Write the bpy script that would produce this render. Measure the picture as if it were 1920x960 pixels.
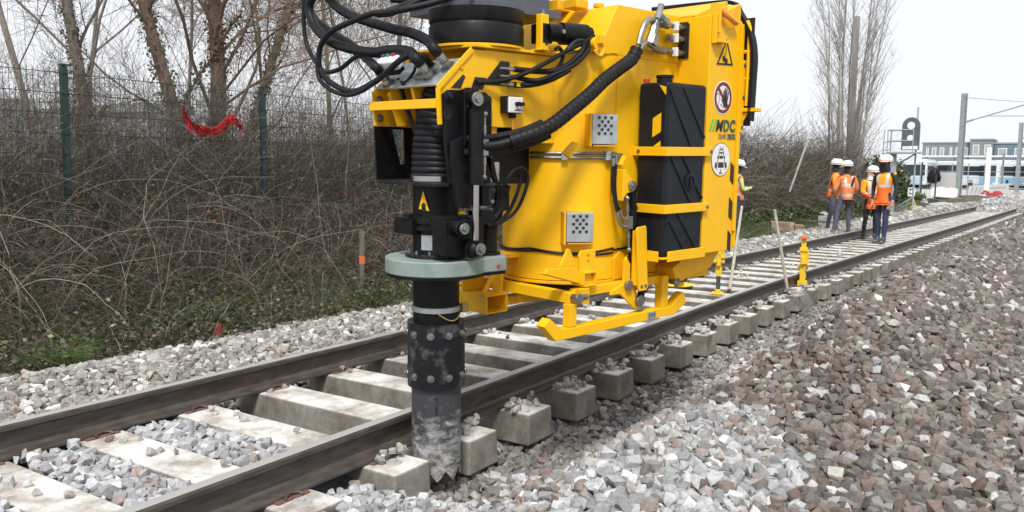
import bpy, bmesh, math, random
import numpy as np
from mathutils import Vector, Matrix, Euler
from mathutils import noise as mnoise
rnd = random.Random(7)
rng = np.random.default_rng(7)
scene = bpy.context.scene
COL = scene.collection
for o in list(bpy.data.objects): bpy.data.objects.remove(o)

# ---------------------------------------------------------------- camera
CAM = Vector((-3.6863, -3.6323, 1.4799))
F_ = Vector((0.83168727, 0.54564273, -0.10281189))
R_ = Vector((0.54944344, -0.83546226, 0.01071083))
U_ = Vector((0.08005117, 0.06539737, 0.99464315))
cd = bpy.data.cameras.new('camera'); cam = bpy.data.objects.new('camera', cd); COL.objects.link(cam)
cd.sensor_width = 36; cd.lens = 1549.8/1920*36; cd.clip_start = 0.05; cd.clip_end = 3000
M = Matrix.Identity(4)
for i in range(3):
    M[i][0] = R_[i]; M[i][1] = U_[i]; M[i][2] = -F_[i]; M[i][3] = CAM[i]
cam.matrix_world = M
scene.camera = cam

# ---------------------------------------------------------------- sky, sun, exposure (bright overcast)
SUN_EL, SUN_AZ = math.radians(52), math.radians(-150)     # azimuth of the light's origin, from +X
w = bpy.data.worlds.new('World'); scene.world = w; w.use_nodes = True
nt = w.node_tree; bg = nt.nodes['Background']
sky = nt.nodes.new('ShaderNodeTexSky'); sky.sky_type = 'NISHITA'; sky.sun_disc = False
sky.sun_elevation = SUN_EL; sky.sun_rotation = math.pi/2-SUN_AZ; sky.dust_density = 4; sky.air_density = 1
mix = nt.nodes.new('ShaderNodeMix'); mix.data_type = 'RGBA'; mix.inputs[0].default_value = 0.9
nt.links.new(sky.outputs[0], mix.inputs[6]); mix.inputs[7].default_value = (10.6, 10.9, 11.4, 1)   # the cloud layer
nt.links.new(mix.outputs[2], bg.inputs[0]); bg.inputs[1].default_value = 0.077
sl = bpy.data.lights.new('sun', 'SUN'); sl.energy = 2.9; sl.angle = math.radians(11); sl.color = (1, .97, .92)
sun = bpy.data.objects.new('sun', sl); COL.objects.link(sun)
sd = Vector((math.cos(SUN_AZ)*math.cos(SUN_EL), math.sin(SUN_AZ)*math.cos(SUN_EL), math.sin(SUN_EL)))
sun.rotation_euler = sd.to_track_quat('Z', 'Y').to_euler()
sun.location = (0, 0, 30)
vs = scene.view_settings
vs.view_transform = 'Standard'; vs.look = 'None'; vs.gamma = 1; vs.use_curve_mapping = False; vs.exposure = 0.37

# ---------------------------------------------------------------- materials
def new_mat(name):
    m = bpy.data.materials.new(name); m.use_nodes = True
    return m, m.node_tree, m.node_tree.nodes['Principled BSDF']
def N(nt, t, **kw):
    n = nt.nodes.new(t)
    for k, v in kw.items(): setattr(n, k, v)
    return n
def mat(name, col, rough=.5, metal=0, col2=None, scale=8, contrast=(.4, .62), bump=0, bscale=40, coat=0, detail=6, rvar=0, stretch=None, spec=.5):
    m, nt, b = new_mat(name)
    b.inputs['Roughness'].default_value = rough; b.inputs['Metallic'].default_value = metal
    b.inputs['Coat Weight'].default_value = coat; b.inputs['Specular IOR Level'].default_value = spec
    b.inputs['Base Color'].default_value = (*col, 1)
    tc = N(nt, 'ShaderNodeTexCoord'); src = tc.outputs['Object']
    if stretch:
        mp = N(nt, 'ShaderNodeMapping'); mp.inputs['Scale'].default_value = stretch; nt.links.new(src, mp.inputs[0]); src = mp.outputs[0]
    if col2 is not None:
        no = N(nt, 'ShaderNodeTexNoise'); no.inputs['Scale'].default_value = scale; no.inputs['Detail'].default_value = detail
        no.inputs['Roughness'].default_value = .65
        nt.links.new(src, no.inputs['Vector'])
        r = N(nt, 'ShaderNodeMapRange'); r.inputs[1].default_value = contrast[0]; r.inputs[2].default_value = contrast[1]
        nt.links.new(no.outputs[0], r.inputs[0])
        mx = N(nt, 'ShaderNodeMix', data_type='RGBA'); mx.inputs[6].default_value = (*col, 1); mx.inputs[7].default_value = (*col2, 1)
        nt.links.new(r.outputs[0], mx.inputs[0]); nt.links.new(mx.outputs[2], b.inputs['Base Color'])
        if rvar:
            rr = N(nt, 'ShaderNodeMapRange'); rr.inputs[3].default_value = rough; rr.inputs[4].default_value = rough+rvar
            nt.links.new(r.outputs[0], rr.inputs[0]); nt.links.new(rr.outputs[0], b.inputs['Roughness'])
    if bump:
        n2 = N(nt, 'ShaderNodeTexNoise'); n2.inputs['Scale'].default_value = bscale; n2.inputs['Detail'].default_value = 5
        nt.links.new(src, n2.inputs['Vector'])
        bp = N(nt, 'ShaderNodeBump'); bp.inputs['Strength'].default_value = bump; bp.inputs['Distance'].default_value = .01
        nt.links.new(n2.outputs[0], bp.inputs['Height']); nt.links.new(bp.outputs[0], b.inputs['Normal'])
    return m
def attr_mat(name, rough=.8, grain=.25, gscale=60, bump=.3, trans=0):
    m, nt, b = new_mat(name)
    b.inputs['Roughness'].default_value = rough; b.inputs['Specular IOR Level'].default_value = .25
    a = N(nt, 'ShaderNodeVertexColor', layer_name='col')
    tc = N(nt, 'ShaderNodeTexCoord')
    no = N(nt, 'ShaderNodeTexNoise'); no.inputs['Scale'].default_value = gscale; no.inputs['Detail'].default_value = 6; no.inputs['Roughness'].default_value = .7
    nt.links.new(tc.outputs['Object'], no.inputs['Vector'])
    r = N(nt, 'ShaderNodeMapRange'); r.inputs[1].default_value = .3; r.inputs[2].default_value = .7; r.inputs[3].default_value = 1-grain; r.inputs[4].default_value = 1+grain
    nt.links.new(no.outputs[0], r.inputs[0])
    mx = N(nt, 'ShaderNodeMix', data_type='RGBA', blend_type='MULTIPLY'); mx.inputs[0].default_value = 1
    nt.links.new(a.outputs[0], mx.inputs[6]); nt.links.new(r.outputs[0], mx.inputs[7]); nt.links.new(mx.outputs[2], b.inputs['Base Color'])
    if bump:
        bp = N(nt, 'ShaderNodeBump'); bp.inputs['Strength'].default_value = bump; bp.inputs['Distance'].default_value = .01
        nt.links.new(no.outputs[0], bp.inputs['Height']); nt.links.new(bp.outputs[0], b.inputs['Normal'])
    return m
MT = {}
MT['yellow'] = mat('yellow_paint', (.88, .48, .004), .42, col2=(.74, .40, .012), scale=2.6, contrast=(.40, .85), coat=.04, spec=.3, rvar=.15, bump=.04, bscale=6)
MT['yellow2'] = mat('yellow_paint_scuffed', (.82, .43, .006), .5, spec=.3, col2=(.48, .27, .05), scale=7, contrast=(.50, .8), rvar=.2, bump=.1, bscale=30)
MT['black'] = mat('black_paint', (.005, .005, .006), .42, col2=(.012, .012, .012), scale=14, contrast=(.5, .75), rvar=.25, spec=.22)
MT['black_scuffed'] = mat('scuffed_black_paint', (.010, .010, .012), .45, col2=(.13, .13, .125), scale=11, contrast=(.52, .8), rvar=.3, bump=.2, bscale=60, spec=.25)
MT['rubber'] = mat('black_rubber', (.007, .007, .009), .5, col2=(.012, .012, .014), scale=20, spec=.22)
MT['plastic'] = mat('black_plastic', (.007, .009, .013), .45, col2=(.012, .014, .018), scale=6, bump=.08, bscale=120, spec=.22)
MT['steel'] = mat('zinc_steel', (.36, .365, .36), .38, 1, col2=(.22, .225, .22), scale=18, rvar=.2)
MT['chrome'] = mat('chromed_rod', (.42, .42, .43), .22, 1)
MT['galv'] = mat('galvanised_sheet', (.50, .53, .54), .45, .7, col2=(.38, .41, .43), scale=12)
MT['green_grey'] = mat('grey_green_paint', (.23, .29, .26), .45, col2=(.17, .22, .2), scale=8, rvar=.2)
MT['dark_grey'] = mat('dark_grey_paint', (.095, .105, .125), .5, col2=(.075, .083, .10), scale=4)
MT['white'] = mat('white_paint', (.78, .78, .78), .4)
MT['sticker_white'] = mat('white_sticker', (.74, .73, .72), .4)
MT['ink'] = mat('black_ink', (.012, .012, .014), .5)
MT['ink_red'] = mat('dark_red_ink', (.17, .018, .02), .5)
MT['ink_green'] = mat('dark_green_ink', (.008, .10, .045), .5)
MT['ink_lime'] = mat('lime_green_ink', (.16, .46, .03), .5)
MT['orange_cast'] = mat('orange_lifting_eye', (.75, .26, .04), .5)
MT['concrete'] = mat('pale_concrete', (.42, .42, .40), .85, col2=(.30, .30, .285), scale=5, bump=.3, bscale=50)
MT['wood'] = mat('weathered_wood', (.17, .15, .125), .8, col2=(.11, .10, .085), scale=20, stretch=(1, 1, .1), bump=.3)
MT['red'] = mat('red_plastic', (.55, .02, .03), .5)
MT['orange_mark'] = mat('orange_marking_paint', (.7, .16, .05), .6)
MT['fence_green'] = mat('dark_green_coating', (.010, .032, .030), .5)
MT['grey_metal'] = mat('grey_galvanised_post', (.34, .37, .38), .5, .3, col2=(.25, .28, .29), scale=6)
MT['glass_dark'] = mat('dark_window_glass', (.03, .04, .05), .12)

# rail: rusty brown web, dull polished head
def rail_mat():
    m, nt, b = new_mat('rail_steel')
    tc = N(nt, 'ShaderNodeTexCoord'); sp = N(nt, 'ShaderNodeSeparateXYZ'); nt.links.new(tc.outputs['Object'], sp.inputs[0])
    mp = N(nt, 'ShaderNodeMapping'); mp.inputs['Scale'].default_value = (1.6, 5, 7); nt.links.new(tc.outputs['Object'], mp.inputs[0])
    no = N(nt, 'ShaderNodeTexNoise'); no.inputs['Scale'].default_value = 5; no.inputs['Detail'].default_value = 7; nt.links.new(mp.outputs[0], no.inputs['Vector'])
    r = N(nt, 'ShaderNodeValToRGB'); r.color_ramp.elements[0].color = (.056, .046, .039, 1); r.color_ramp.elements[1].color = (.105, .092, .082, 1)
    r.color_ramp.elements[0].position = .35; r.color_ramp.elements[1].position = .7
    nt.links.new(no.outputs[0], r.inputs[0])
    ge = N(nt, 'ShaderNodeNewGeometry'); s2 = N(nt, 'ShaderNodeSeparateXYZ'); nt.links.new(ge.outputs['Normal'], s2.inputs[0])
    a = N(nt, 'ShaderNodeMapRange'); a.inputs[1].default_value = .9; a.inputs[2].default_value = .99; nt.links.new(s2.outputs[2], a.inputs[0])
    z = N(nt, 'ShaderNodeMapRange'); z.inputs[1].default_value = .165; z.inputs[2].default_value = .172; nt.links.new(sp.outputs[2], z.inputs[0])
    mu = N(nt, 'ShaderNodeMath', operation='MULTIPLY'); nt.links.new(a.outputs[0], mu.inputs[0]); nt.links.new(z.outputs[0], mu.inputs[1])
    mx = N(nt, 'ShaderNodeMix', data_type='RGBA'); mx.inputs[7].default_value = (.40, .385, .37, 1)
    nt.links.new(mu.outputs[0], mx.inputs[0]); nt.links.new(r.outputs[0], mx.inputs[6]); nt.links.new(mx.outputs[2], b.inputs['Base Color'])
    b.inputs['Roughness'].default_value = .55; b.inputs['Metallic'].default_value = .25
    return m
MT['rail'] = rail_mat()
def sleeper_mat():
    m, nt, b = new_mat('sleeper_concrete')
    tc = N(nt, 'ShaderNodeTexCoord'); oi = N(nt, 'ShaderNodeObjectInfo')
    ad = N(nt, 'ShaderNodeVectorMath', operation='ADD'); mu = N(nt, 'ShaderNodeVectorMath', operation='SCALE'); mu.inputs['Scale'].default_value = 1
    cb = N(nt, 'ShaderNodeCombineXYZ'); sc = N(nt, 'ShaderNodeMath', operation='MULTIPLY'); sc.inputs[1].default_value = 37
    nt.links.new(oi.outputs['Random'], sc.inputs[0]); nt.links.new(sc.outputs[0], cb.inputs[0]); nt.links.new(sc.outputs[0], cb.inputs[2])
    nt.links.new(tc.outputs['Object'], ad.inputs[0]); nt.links.new(cb.outputs[0], ad.inputs[1])
    n1 = N(nt, 'ShaderNodeTexNoise'); n1.inputs['Scale'].default_value = 4; n1.inputs['Detail'].default_value = 8; n1.inputs['Roughness'].default_value = .7
    n2 = N(nt, 'ShaderNodeTexNoise'); n2.inputs['Scale'].default_value = 45; n2.inputs['Detail'].default_value = 4
    nt.links.new(ad.outputs[0], n1.inputs['Vector']); nt.links.new(ad.outputs[0], n2.inputs['Vector'])
    ge = N(nt, 'ShaderNodeNewGeometry'); s = N(nt, 'ShaderNodeSeparateXYZ'); nt.links.new(ge.outputs['Normal'], s.inputs[0])
    # pale stone dust settled on the top face, patchy
    up = N(nt, 'ShaderNodeMapRange'); up.inputs[1].default_value = .5; up.inputs[2].default_value = .95; nt.links.new(s.outputs[2], up.inputs[0])
    d = N(nt, 'ShaderNodeValToRGB'); d.color_ramp.elements[0].position = .36; d.color_ramp.elements[1].position = .56
    d.color_ramp.elements[0].color = (.37, .32, .27, 1); d.color_ramp.elements[1].color = (.74, .73, .70, 1); nt.links.new(n1.outputs[0], d.inputs[0])
    c = N(nt, 'ShaderNodeValToRGB'); c.color_ramp.elements[0].position = .38; c.color_ramp.elements[1].position = .62
    c.color_ramp.elements[0].color = (.17, .155, .13, 1); c.color_ramp.elements[1].color = (.35, .33, .29, 1); nt.links.new(n1.outputs[0], c.inputs[0])
    mx = N(nt, 'ShaderNodeMix', data_type='RGBA'); nt.links.new(up.outputs[0], mx.inputs[0]); nt.links.new(c.outputs[0], mx.inputs[6]); nt.links.new(d.outputs[0], mx.inputs[7])
    m2 = N(nt, 'ShaderNodeMix', data_type='RGBA', blend_type='MULTIPLY'); m2.inputs[0].default_value = .35
    nt.links.new(mx.outputs[2], m2.inputs[6]); nt.links.new(n2.outputs[0], m2.inputs[7]); nt.links.new(m2.outputs[2], b.inputs['Base Color'])
    bp = N(nt, 'ShaderNodeBump'); bp.inputs['Strength'].default_value = .35; bp.inputs['Distance'].default_value = .006
    nt.links.new(n2.outputs[0], bp.inputs['Height']); nt.links.new(bp.outputs[0], b.inputs['Normal'])
    b.inputs['Roughness'].default_value = .9; b.inputs['Specular IOR Level'].default_value = .2
    return m
MT['sleeper'] = sleeper_mat()
def tube_dust_mat():    # scratched, dusty lower tube
    m, nt, b = new_mat('dusty_scratched_tube')
    tc = N(nt, 'ShaderNodeTexCoord'); mp = N(nt, 'ShaderNodeMapping'); mp.inputs['Scale'].default_value = (1.6, 1.6, 3.4); nt.links.new(tc.outputs['Object'], mp.inputs[0])
    no = N(nt, 'ShaderNodeTexNoise'); no.inputs['Scale'].default_value = 9; no.inputs['Detail'].default_value = 9; no.inputs['Roughness'].default_value = .75; no.inputs['Distortion'].default_value = .5
    nt.links.new(mp.outputs[0], no.inputs['Vector'])
    sp = N(nt, 'ShaderNodeSeparateXYZ'); nt.links.new(tc.outputs['Object'], sp.inputs[0])
    z = N(nt, 'ShaderNodeMapRange'); z.inputs[1].default_value = -1.26; z.inputs[2].default_value = -1.55; z.inputs[3].default_value = -.2; z.inputs[4].default_value = .06
    nt.links.new(sp.outputs[2], z.inputs[0])
    ad = N(nt, 'ShaderNodeMath', operation='ADD'); nt.links.new(no.outputs[0], ad.inputs[0]); nt.links.new(z.outputs[0], ad.inputs[1])
    r = N(nt, 'ShaderNodeValToRGB'); r.color_ramp.elements[0].position = .42; r.color_ramp.elements[0].color = (.040, .040, .044, 1)
    r.color_ramp.elements[1].position = .72; r.color_ramp.elements[1].color = (.50, .50, .485, 1)
    e = r.color_ramp.elements.new(.56); e.color = (.22, .22, .22, 1)
    nt.links.new(ad.outputs[0], r.inputs[0]); nt.links.new(r.outputs[0], b.inputs['Base Color'])
    b.inputs['Roughness'].default_value = .5
    bp = N(nt, 'ShaderNodeBump'); bp.inputs['Strength'].default_value = .3; bp.inputs['Distance'].default_value = .006
    nt.links.new(no.outputs[0], bp.inputs['Height']); nt.links.new(bp.outputs[0], b.inputs['Normal'])
    return m
MT['tube_dust'] = tube_dust_mat()
MT['stone'] = attr_mat('crushed_stone', .88, .28, 55, .35)
MT['twig'] = attr_mat('twig_bark', .9, .2, 20, 0)
MT['leaf'] = attr_mat('leaf_surface', .6, .15, 20, 0)
MT['earth'] = mat('dark_earth_litter', (.038, .033, .026), .95, col2=(.075, .065, .05), scale=6, bump=.8, bscale=30, detail=10)
MT['far_ground'] = mat('yard_ground', (.34, .33, .31), .95, col2=(.46, .45, .43), scale=.35, bump=.2, bscale=3)
MT['gravel_bed'] = mat('gravel_bed', (.05, .045, .042), .95, col2=(.10, .09, .085), scale=22, bump=1, bscale=26)  # base colour kept dark to paint the shade in gaps between stones

# ---------------------------------------------------------------- helpers
def tag(o, label=None, cat=None, group=None, kind=None):
    if label: o['label'] = label
    if cat: o['category'] = cat
    if group: o['group'] = group
    if kind: o['kind'] = kind
    return o
def thing(name, label, cat, loc=(0, 0, 0), rotz=0, group=None):
    o = bpy.data.objects.new(name, None); COL.objects.link(o)
    o.empty_display_size = .1
    o.location = loc; o.rotation_euler = (0, 0, rotz)
    return tag(o, label, cat, group)
class MB:
    def __init__(s): s.bm = bmesh.new()
    def _x(s, vs, rot=None, loc=None):
        if rot is not None: bmesh.ops.rotate(s.bm, verts=vs, cent=(0, 0, 0), matrix=rot)
        if loc is not None: bmesh.ops.translate(s.bm, verts=vs, vec=loc)
    def box(s, c, size, rot=None):
        vs = bmesh.ops.create_cube(s.bm, size=1)['verts']
        bmesh.ops.scale(s.bm, verts=vs, vec=size); s._x(vs, rot, c); return s
    def bb(s, a, b): # box between corners
        return s.box([(a[i]+b[i])/2 for i in range(3)], [abs(a[i]-b[i]) for i in range(3)])
    def cyl(s, p0, p1, r0, r1=None, n=20, caps=True):
        r1 = r0 if r1 is None else r1
        p0 = Vector(p0); p1 = Vector(p1); d = p1-p0
        vs = bmesh.ops.create_cone(s.bm, cap_ends=caps, segments=n, radius1=r0, radius2=r1, depth=d.length)['verts']
        s._x(vs, d.to_track_quat('Z', 'Y').to_matrix(), (p0+p1)/2); return s
    def bar(s, p0, p1, w, h, up=(0, 0, 1)):
        p0 = Vector(p0); p1 = Vector(p1); d = (p1-p0); L = d.length; d.normalize(); up = Vector(up)
        x = up.cross(d); 
        if x.length < 1e-4: x = Vector((1, 0, 0)).cross(d)
        x.normalize(); y = d.cross(x)
        vs = bmesh.ops.create_cube(s.bm, size=1)['verts']; bmesh.ops.scale(s.bm, verts=vs, vec=(w, h, L))
        m = Matrix((x, y, d)).transposed(); s._x(vs, m, (p0+p1)/2); return s
    def lathe(s, prof, n=32, c=(0, 0, 0), rot=None, caps=True):
        rings = []
        for r, z in prof: rings.append([s.bm.verts.new((r*math.cos(2*math.pi*i/n), r*math.sin(2*math.pi*i/n), z)) for i in range(n)])
        for a, b in zip(rings, rings[1:]):
            for i in range(n): s.bm.faces.new((a[i], a[(i+1) % n], b[(i+1) % n], b[i]))
        if caps:
            s.bm.faces.new(rings[0][::-1]); s.bm.faces.new(rings[-1])
        s._x([v for r in rings for v in r], rot, c); return s
    def tube(s, pts, r, n=8, caps=True):
        pts = [Vector(p) for p in pts]; rs = r if hasattr(r, '__len__') else [r]*len(pts)
        up = Vector((0, 0, 1)); rings = []; prev = None
        for i, p in enumerate(pts):
            t = (pts[min(i+1, len(pts)-1)]-pts[max(i-1, 0)])
            if t.length < 1e-9: t = Vector((0, 0, 1))
            t.normalize()
            if prev is None:
                x = t.cross(up) if abs(t.z) < .9 else t.cross(Vector((1, 0, 0)))
            else: x = prev-t*prev.dot(t)
            x.normalize(); prev = x; y = t.cross(x)
            rings.append([s.bm.verts.new(p+(x*math.cos(a)+y*math.sin(a))*rs[i]) for a in [2*math.pi*k/n for k in range(n)]])
        for a, b in zip(rings, rings[1:]):
            for i in range(n): s.bm.faces.new((a[i], a[(i+1) % n], b[(i+1) % n], b[i]))
        if caps:
            s.bm.faces.new(rings[0][::-1]); s.bm.faces.new(rings[-1])
        return s
    def plate(s, pts, axis, a0, a1, holes=()):
        """outline in the two other axes, extruded along axis (0,1,2) from a0 to a1"""
        idx = [i for i in range(3) if i != axis]
        def mk(p, a):
            c = [0, 0, 0]; c[axis] = a; c[idx[0]] = p[0]; c[idx[1]] = p[1]; return s.bm.verts.new(c)
        loops = [list(pts)]+[list(h) for h in holes]
        rows = []; edges = []
        for lp in loops:
            va = [mk(p, a0) for p in lp]; vb = [mk(p, a1) for p in lp]; rows.append((va, vb)); n = len(lp)
            for i in range(n):
                s.bm.faces.new((va[i], va[(i+1) % n], vb[(i+1) % n], vb[i]))
        if not holes:
            s.bm.faces.new(rows[0][0][::-1]); s.bm.faces.new(rows[0][1])
        else:
            for k in (0, 1):
                es = []
                for va in [r[k] for r in rows]:
                    n = len(va)
                    for i in range(n):
                        e = s.bm.edges.get((va[i], va[(i+1) % n])); es.append(e)
                bmesh.ops.triangle_fill(s.bm, edges=es, use_beauty=True)
        return s
    def ball(s, c, r, n=12, sz=(1, 1, 1)):
        vs = bmesh.ops.create_uvsphere(s.bm, u_segments=n, v_segments=max(4, n//2), radius=r)['verts']
        bmesh.ops.scale(s.bm, verts=vs, vec=sz); s._x(vs, None, c); return s
    def build(s, name, m, parent=None, bevel=0, smooth=35, label=None):
        bmesh.ops.recalc_face_normals(s.bm, faces=s.bm.faces)
        me = bpy.data.meshes.new(name); s.bm.to_mesh(me); s.bm.free()
        me.polygons.foreach_set('use_smooth', [True]*len(me.polygons)); me.set_sharp_from_angle(angle=math.radians(smooth))
        me.materials.append(MT[m] if isinstance(m, str) else m)
        o = bpy.data.objects.new(name, me); COL.objects.link(o)
        if parent is not None: o.parent = parent
        if bevel:
            b = o.modifiers.new('bevel', 'BEVEL'); b.width = bevel; b.segments = 2; b.limit_method = 'ANGLE'; b.angle_limit = math.radians(40); b.harden_normals = True
        if label: o['label'] = label
        return o
def smooth_path(pts, k=6):
    P = [Vector(p) for p in pts]; out = []
    for i in range(len(P)-1):
        p0 = P[max(i-1, 0)]; p1 = P[i]; p2 = P[i+1]; p3 = P[min(i+2, len(P)-1)]
        for j in range(k):
            t = j/k
            out.append(.5*((2*p1)+(p2-p0)*t+(2*p0-5*p1+4*p2-p3)*t*t+(3*p1-p0-3*p2+p3)*t**3))
    out.append(P[-1]); return out
def np_mesh(name, V, Fc, m, cols=None, parent=None, smooth=False):
    """V (n,3); Fc (k,s) int array of faces with s corners"""
    me = bpy.data.meshes.new(name); k, s_ = Fc.shape
    me.vertices.add(len(V)); me.vertices.foreach_set('co', V.astype(np.float32).ravel())
    me.loops.add(k*s_); me.loops.foreach_set('vertex_index', Fc.astype(np.int32).ravel())
    me.polygons.add(k); me.polygons.foreach_set('loop_start', np.arange(0, k*s_, s_, dtype=np.int32))
    me.update(calc_edges=True)
    me.polygons.foreach_set('use_smooth', [bool(smooth)]*k)
    if cols is not None:
        a = me.color_attributes.new('col', 'FLOAT_COLOR', 'POINT')
        c = np.ones((len(V), 4), np.float32); c[:, :3] = cols; a.data.foreach_set('color', c.ravel())
    me.materials.append(MT[m]); me.validate()
    o = bpy.data.objects.new(name, me); COL.objects.link(o)
    if parent is not None: o.parent = parent
    return o
def np_tubes(P, Rr, sides=3):
    """P (n,s,3) polylines, Rr (n,s) radii -> verts, quads"""
    n, s, _ = P.shape
    T = np.empty_like(P); T[:, 1:-1] = P[:, 2:]-P[:, :-2]; T[:, 0] = P[:, 1]-P[:, 0]; T[:, -1] = P[:, -1]-P[:, -2]
    T /= np.linalg.norm(T, axis=2, keepdims=True)+1e-9
    ref = np.where(np.abs(T[..., 2:3]) > .8, np.array([1., 0, 0]), np.array([0, 0, 1.]))
    X = np.cross(T, ref); X /= np.linalg.norm(X, axis=2, keepdims=True)+1e-9; Y = np.cross(T, X)
    an = np.arange(sides)*2*np.pi/sides
    V = P[:, :, None, :]+Rr[:, :, None, None]*(X[:, :, None, :]*np.cos(an)[None, None, :, None]+Y[:, :, None, :]*np.sin(an)[None, None, :, None])
    i = np.arange(n)[:, None, None]*s*sides; j = np.arange(s-1)[None, :, None]*sides; k = np.arange(sides)[None, None, :]; k2 = (k+1) % sides
    Q = np.stack([i+j+k, i+j+k2, i+j+sides+k2, i+j+sides+k], -1).reshape(-1, 4)
    return V.reshape(-1, 3), Q
def np_quads(C, A, B):
    """leaf quads: centre C, half vectors A (long) and B (wide) -> pointed leaves"""
    V = np.stack([C-A, C-.1*A+B, C+A, C-.1*A-B], 1).reshape(-1, 3)
    return V, np.arange(len(V)).reshape(-1, 4)
def unit(v): return v/(np.linalg.norm(v, axis=-1, keepdims=True)+1e-9)

# the track bends gently to the right beyond the machine
def yc(x):
    s = np.asarray(x, float)-6
    return -0.052*(np.sqrt(s*s+4)+s)/2
# ---------------------------------------------------------------- ground
def sstep(a, b, x):
    t = np.clip((np.asarray(x, float)-a)/(b-a), 0, 1); return t*t*(3-2*t)
def fnoise(x, y, sc, seed=0):
    x = np.asarray(x, float)*sc+seed*3.1; y = np.asarray(y, float)*sc+seed*7.7
    return (np.sin(x*1.7+1.3*np.sin(y*1.1+seed))+np.sin(y*2.3+1.7*np.sin(x*.9-seed))+.5*np.sin(x*3.9+y*2.9+seed))/2.5
def height(x, y):
    """top of the ballast / soil, world z"""
    x = np.asarray(x, float); y = np.asarray(y, float); v = y-yc(x)
    # between the rails: filled only behind the suction tube
    fill = 1-sstep(-.80, -.55, x+.05*v)
    bed = -.24+.03*fnoise(x, y, 1.2, 2)
    inner = bed*(1-fill)+(-.035+.012*fnoise(x, y, 3, 1))*fill
    # left shoulder and bank
    sh = .03+.05*np.exp(-((v-1.55)/.45)**2)+.02*fnoise(x, y, 1.5, 3)-.17*sstep(1.9, 2.6, v)
    left = inner*(1-sstep(.80, 1.05, v))+sh*sstep(.80, 1.05, v)
    bank = .62*sstep(2.45, 5.0, v)+.05*fnoise(x, y, 1.1, 4)*sstep(2.6, 3.4, v)
    left = left+bank
    # right of the track: trench at the sleeper ends, then the spoil heap
    rfill = 1-sstep(-1.0, -.25, x-.25*(v+1.0))
    trench = -.27+.02*fnoise(x, y, 2, 5)
    rnear = trench*(1-rfill)+(-.10+.03*fnoise(x, y, 2, 6))*rfill
    berm = .02+.05*fnoise(x, y, .9, 7)
    heap = .52*np.exp(-((v+2.65)/.62)**2)*sstep(.4, 2.6, x)*(1-.6*sstep(8, 20, x))+.10*sstep(-2.2, -3.6, v)
    k = sstep(-1.25, -2.05, v)
    right = rnear*(1-k)+(berm+heap)*k
    right = right+.13*np.exp(-(((x-.15)/.70)**2+((v+2.15)/.42)**2))          # pale heap by the timber
    right = right+.06*fnoise(x, y, .55, 8)*sstep(-2.2, -3.2, v)-.35*sstep(-.9, -2.4, x)*k*0
    z = np.where(v > .3, left, np.where(v > -.78, inner, right))
    far = sstep(38, 48, x)
    z = z*(1-far)+(-.06)*far
    # the small pile dumped across the rails
    d = ((x-37.5)/2.2)**2+((v+.2)/1.5)**2
    return np.maximum(z, np.where(d < 1, .62*(1-d)-.1, -9))
def grid_sheet(name, xs, ys, zf, m, dz=0):
    X, Y = np.meshgrid(xs, ys, indexing='ij'); Z = zf(X, Y)+dz
    V = np.stack([X, Y, Z], -1).reshape(-1, 3); a, b = X.shape
    i = np.arange(a-1)[:, None]*b; j = np.arange(b-1)[None, :]
    Q = np.stack([i+j, i+j+b, i+j+b+1, i+j+1], -1).reshape(-1, 4)
    return np_mesh(name, V, Q, m, smooth=True)
o = grid_sheet('ballast_bed', np.concatenate([np.arange(-5.5, 6, .07), np.arange(6, 60, .3)]), np.arange(-9, 3.2, .07), lambda x, y: height(x, y+yc(x))-.035, 'gravel_bed')
# the bed follows the curve of the track
me = o.data; co = np.empty(len(me.vertices)*3, np.float32); me.vertices.foreach_get('co', co); co = co.reshape(-1, 3); co[:, 1] += yc(co[:, 0]); me.vertices.foreach_set('co', co.ravel()); me.update()
tag(o, kind='structure')
o = grid_sheet('bank', np.concatenate([np.arange(-5.5, 10, .15), np.arange(10, 60, .5)]), np.arange(2.35, 7.5, .12), lambda x, y: height(x, y+yc(x))-.015, 'earth')
me = o.data; co = np.empty(len(me.vertices)*3, np.float32); me.vertices.foreach_get('co', co); co = co.reshape(-1, 3); co[:, 1] += yc(co[:, 0]); me.vertices.foreach_set('co', co.ravel()); me.update()
tag(o, kind='structure')
mb = MB(); mb.box((400, 0, -.42), (2600, 2600, .1)); o = mb.build('ground', 'far_ground'); tag(o, kind='structure')

# ---------------------------------------------------------------- stones
def stone_templates(k=20, npts=10):
    T = []
    for q in range(k):
        bm = bmesh.new()
        for cx_ in (-1, 1):
            for cy_ in (-1, 1):
                for cz_ in (-1, 1):
                    if rnd.random() < .16: continue
                    bm.verts.new((cx_*.42*rnd.uniform(.45, 1.15), cy_*.34*rnd.uniform(.45, 1.2), cz_*.29*rnd.uniform(.5, 1.2)))
        for i in range(rnd.choice([5, 6, 8])):
            d = Vector((rnd.gauss(0, 1), rnd.gauss(0, 1), rnd.gauss(0, 1))).normalized(); bm.verts.new(Vector((d.x*.55, d.y*.44, d.z*.38)))
        r = bmesh.ops.convex_hull(bm, input=bm.verts)
        bmesh.ops.delete(bm, geom=[g for g in r['geom_interior'] if isinstance(g, bmesh.types.BMVert)], context='VERTS')
        bmesh.ops.triangulate(bm, faces=bm.faces); bmesh.ops.recalc_face_normals(bm, faces=bm.faces)
        bm.verts.index_update()
        V = np.array([v.co[:] for v in bm.verts]); Fc = np.array([[v.index for v in f.verts] for f in bm.faces]); bm.free(); T.append((V, Fc))
    return T
TEMPL = stone_templates()
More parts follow.
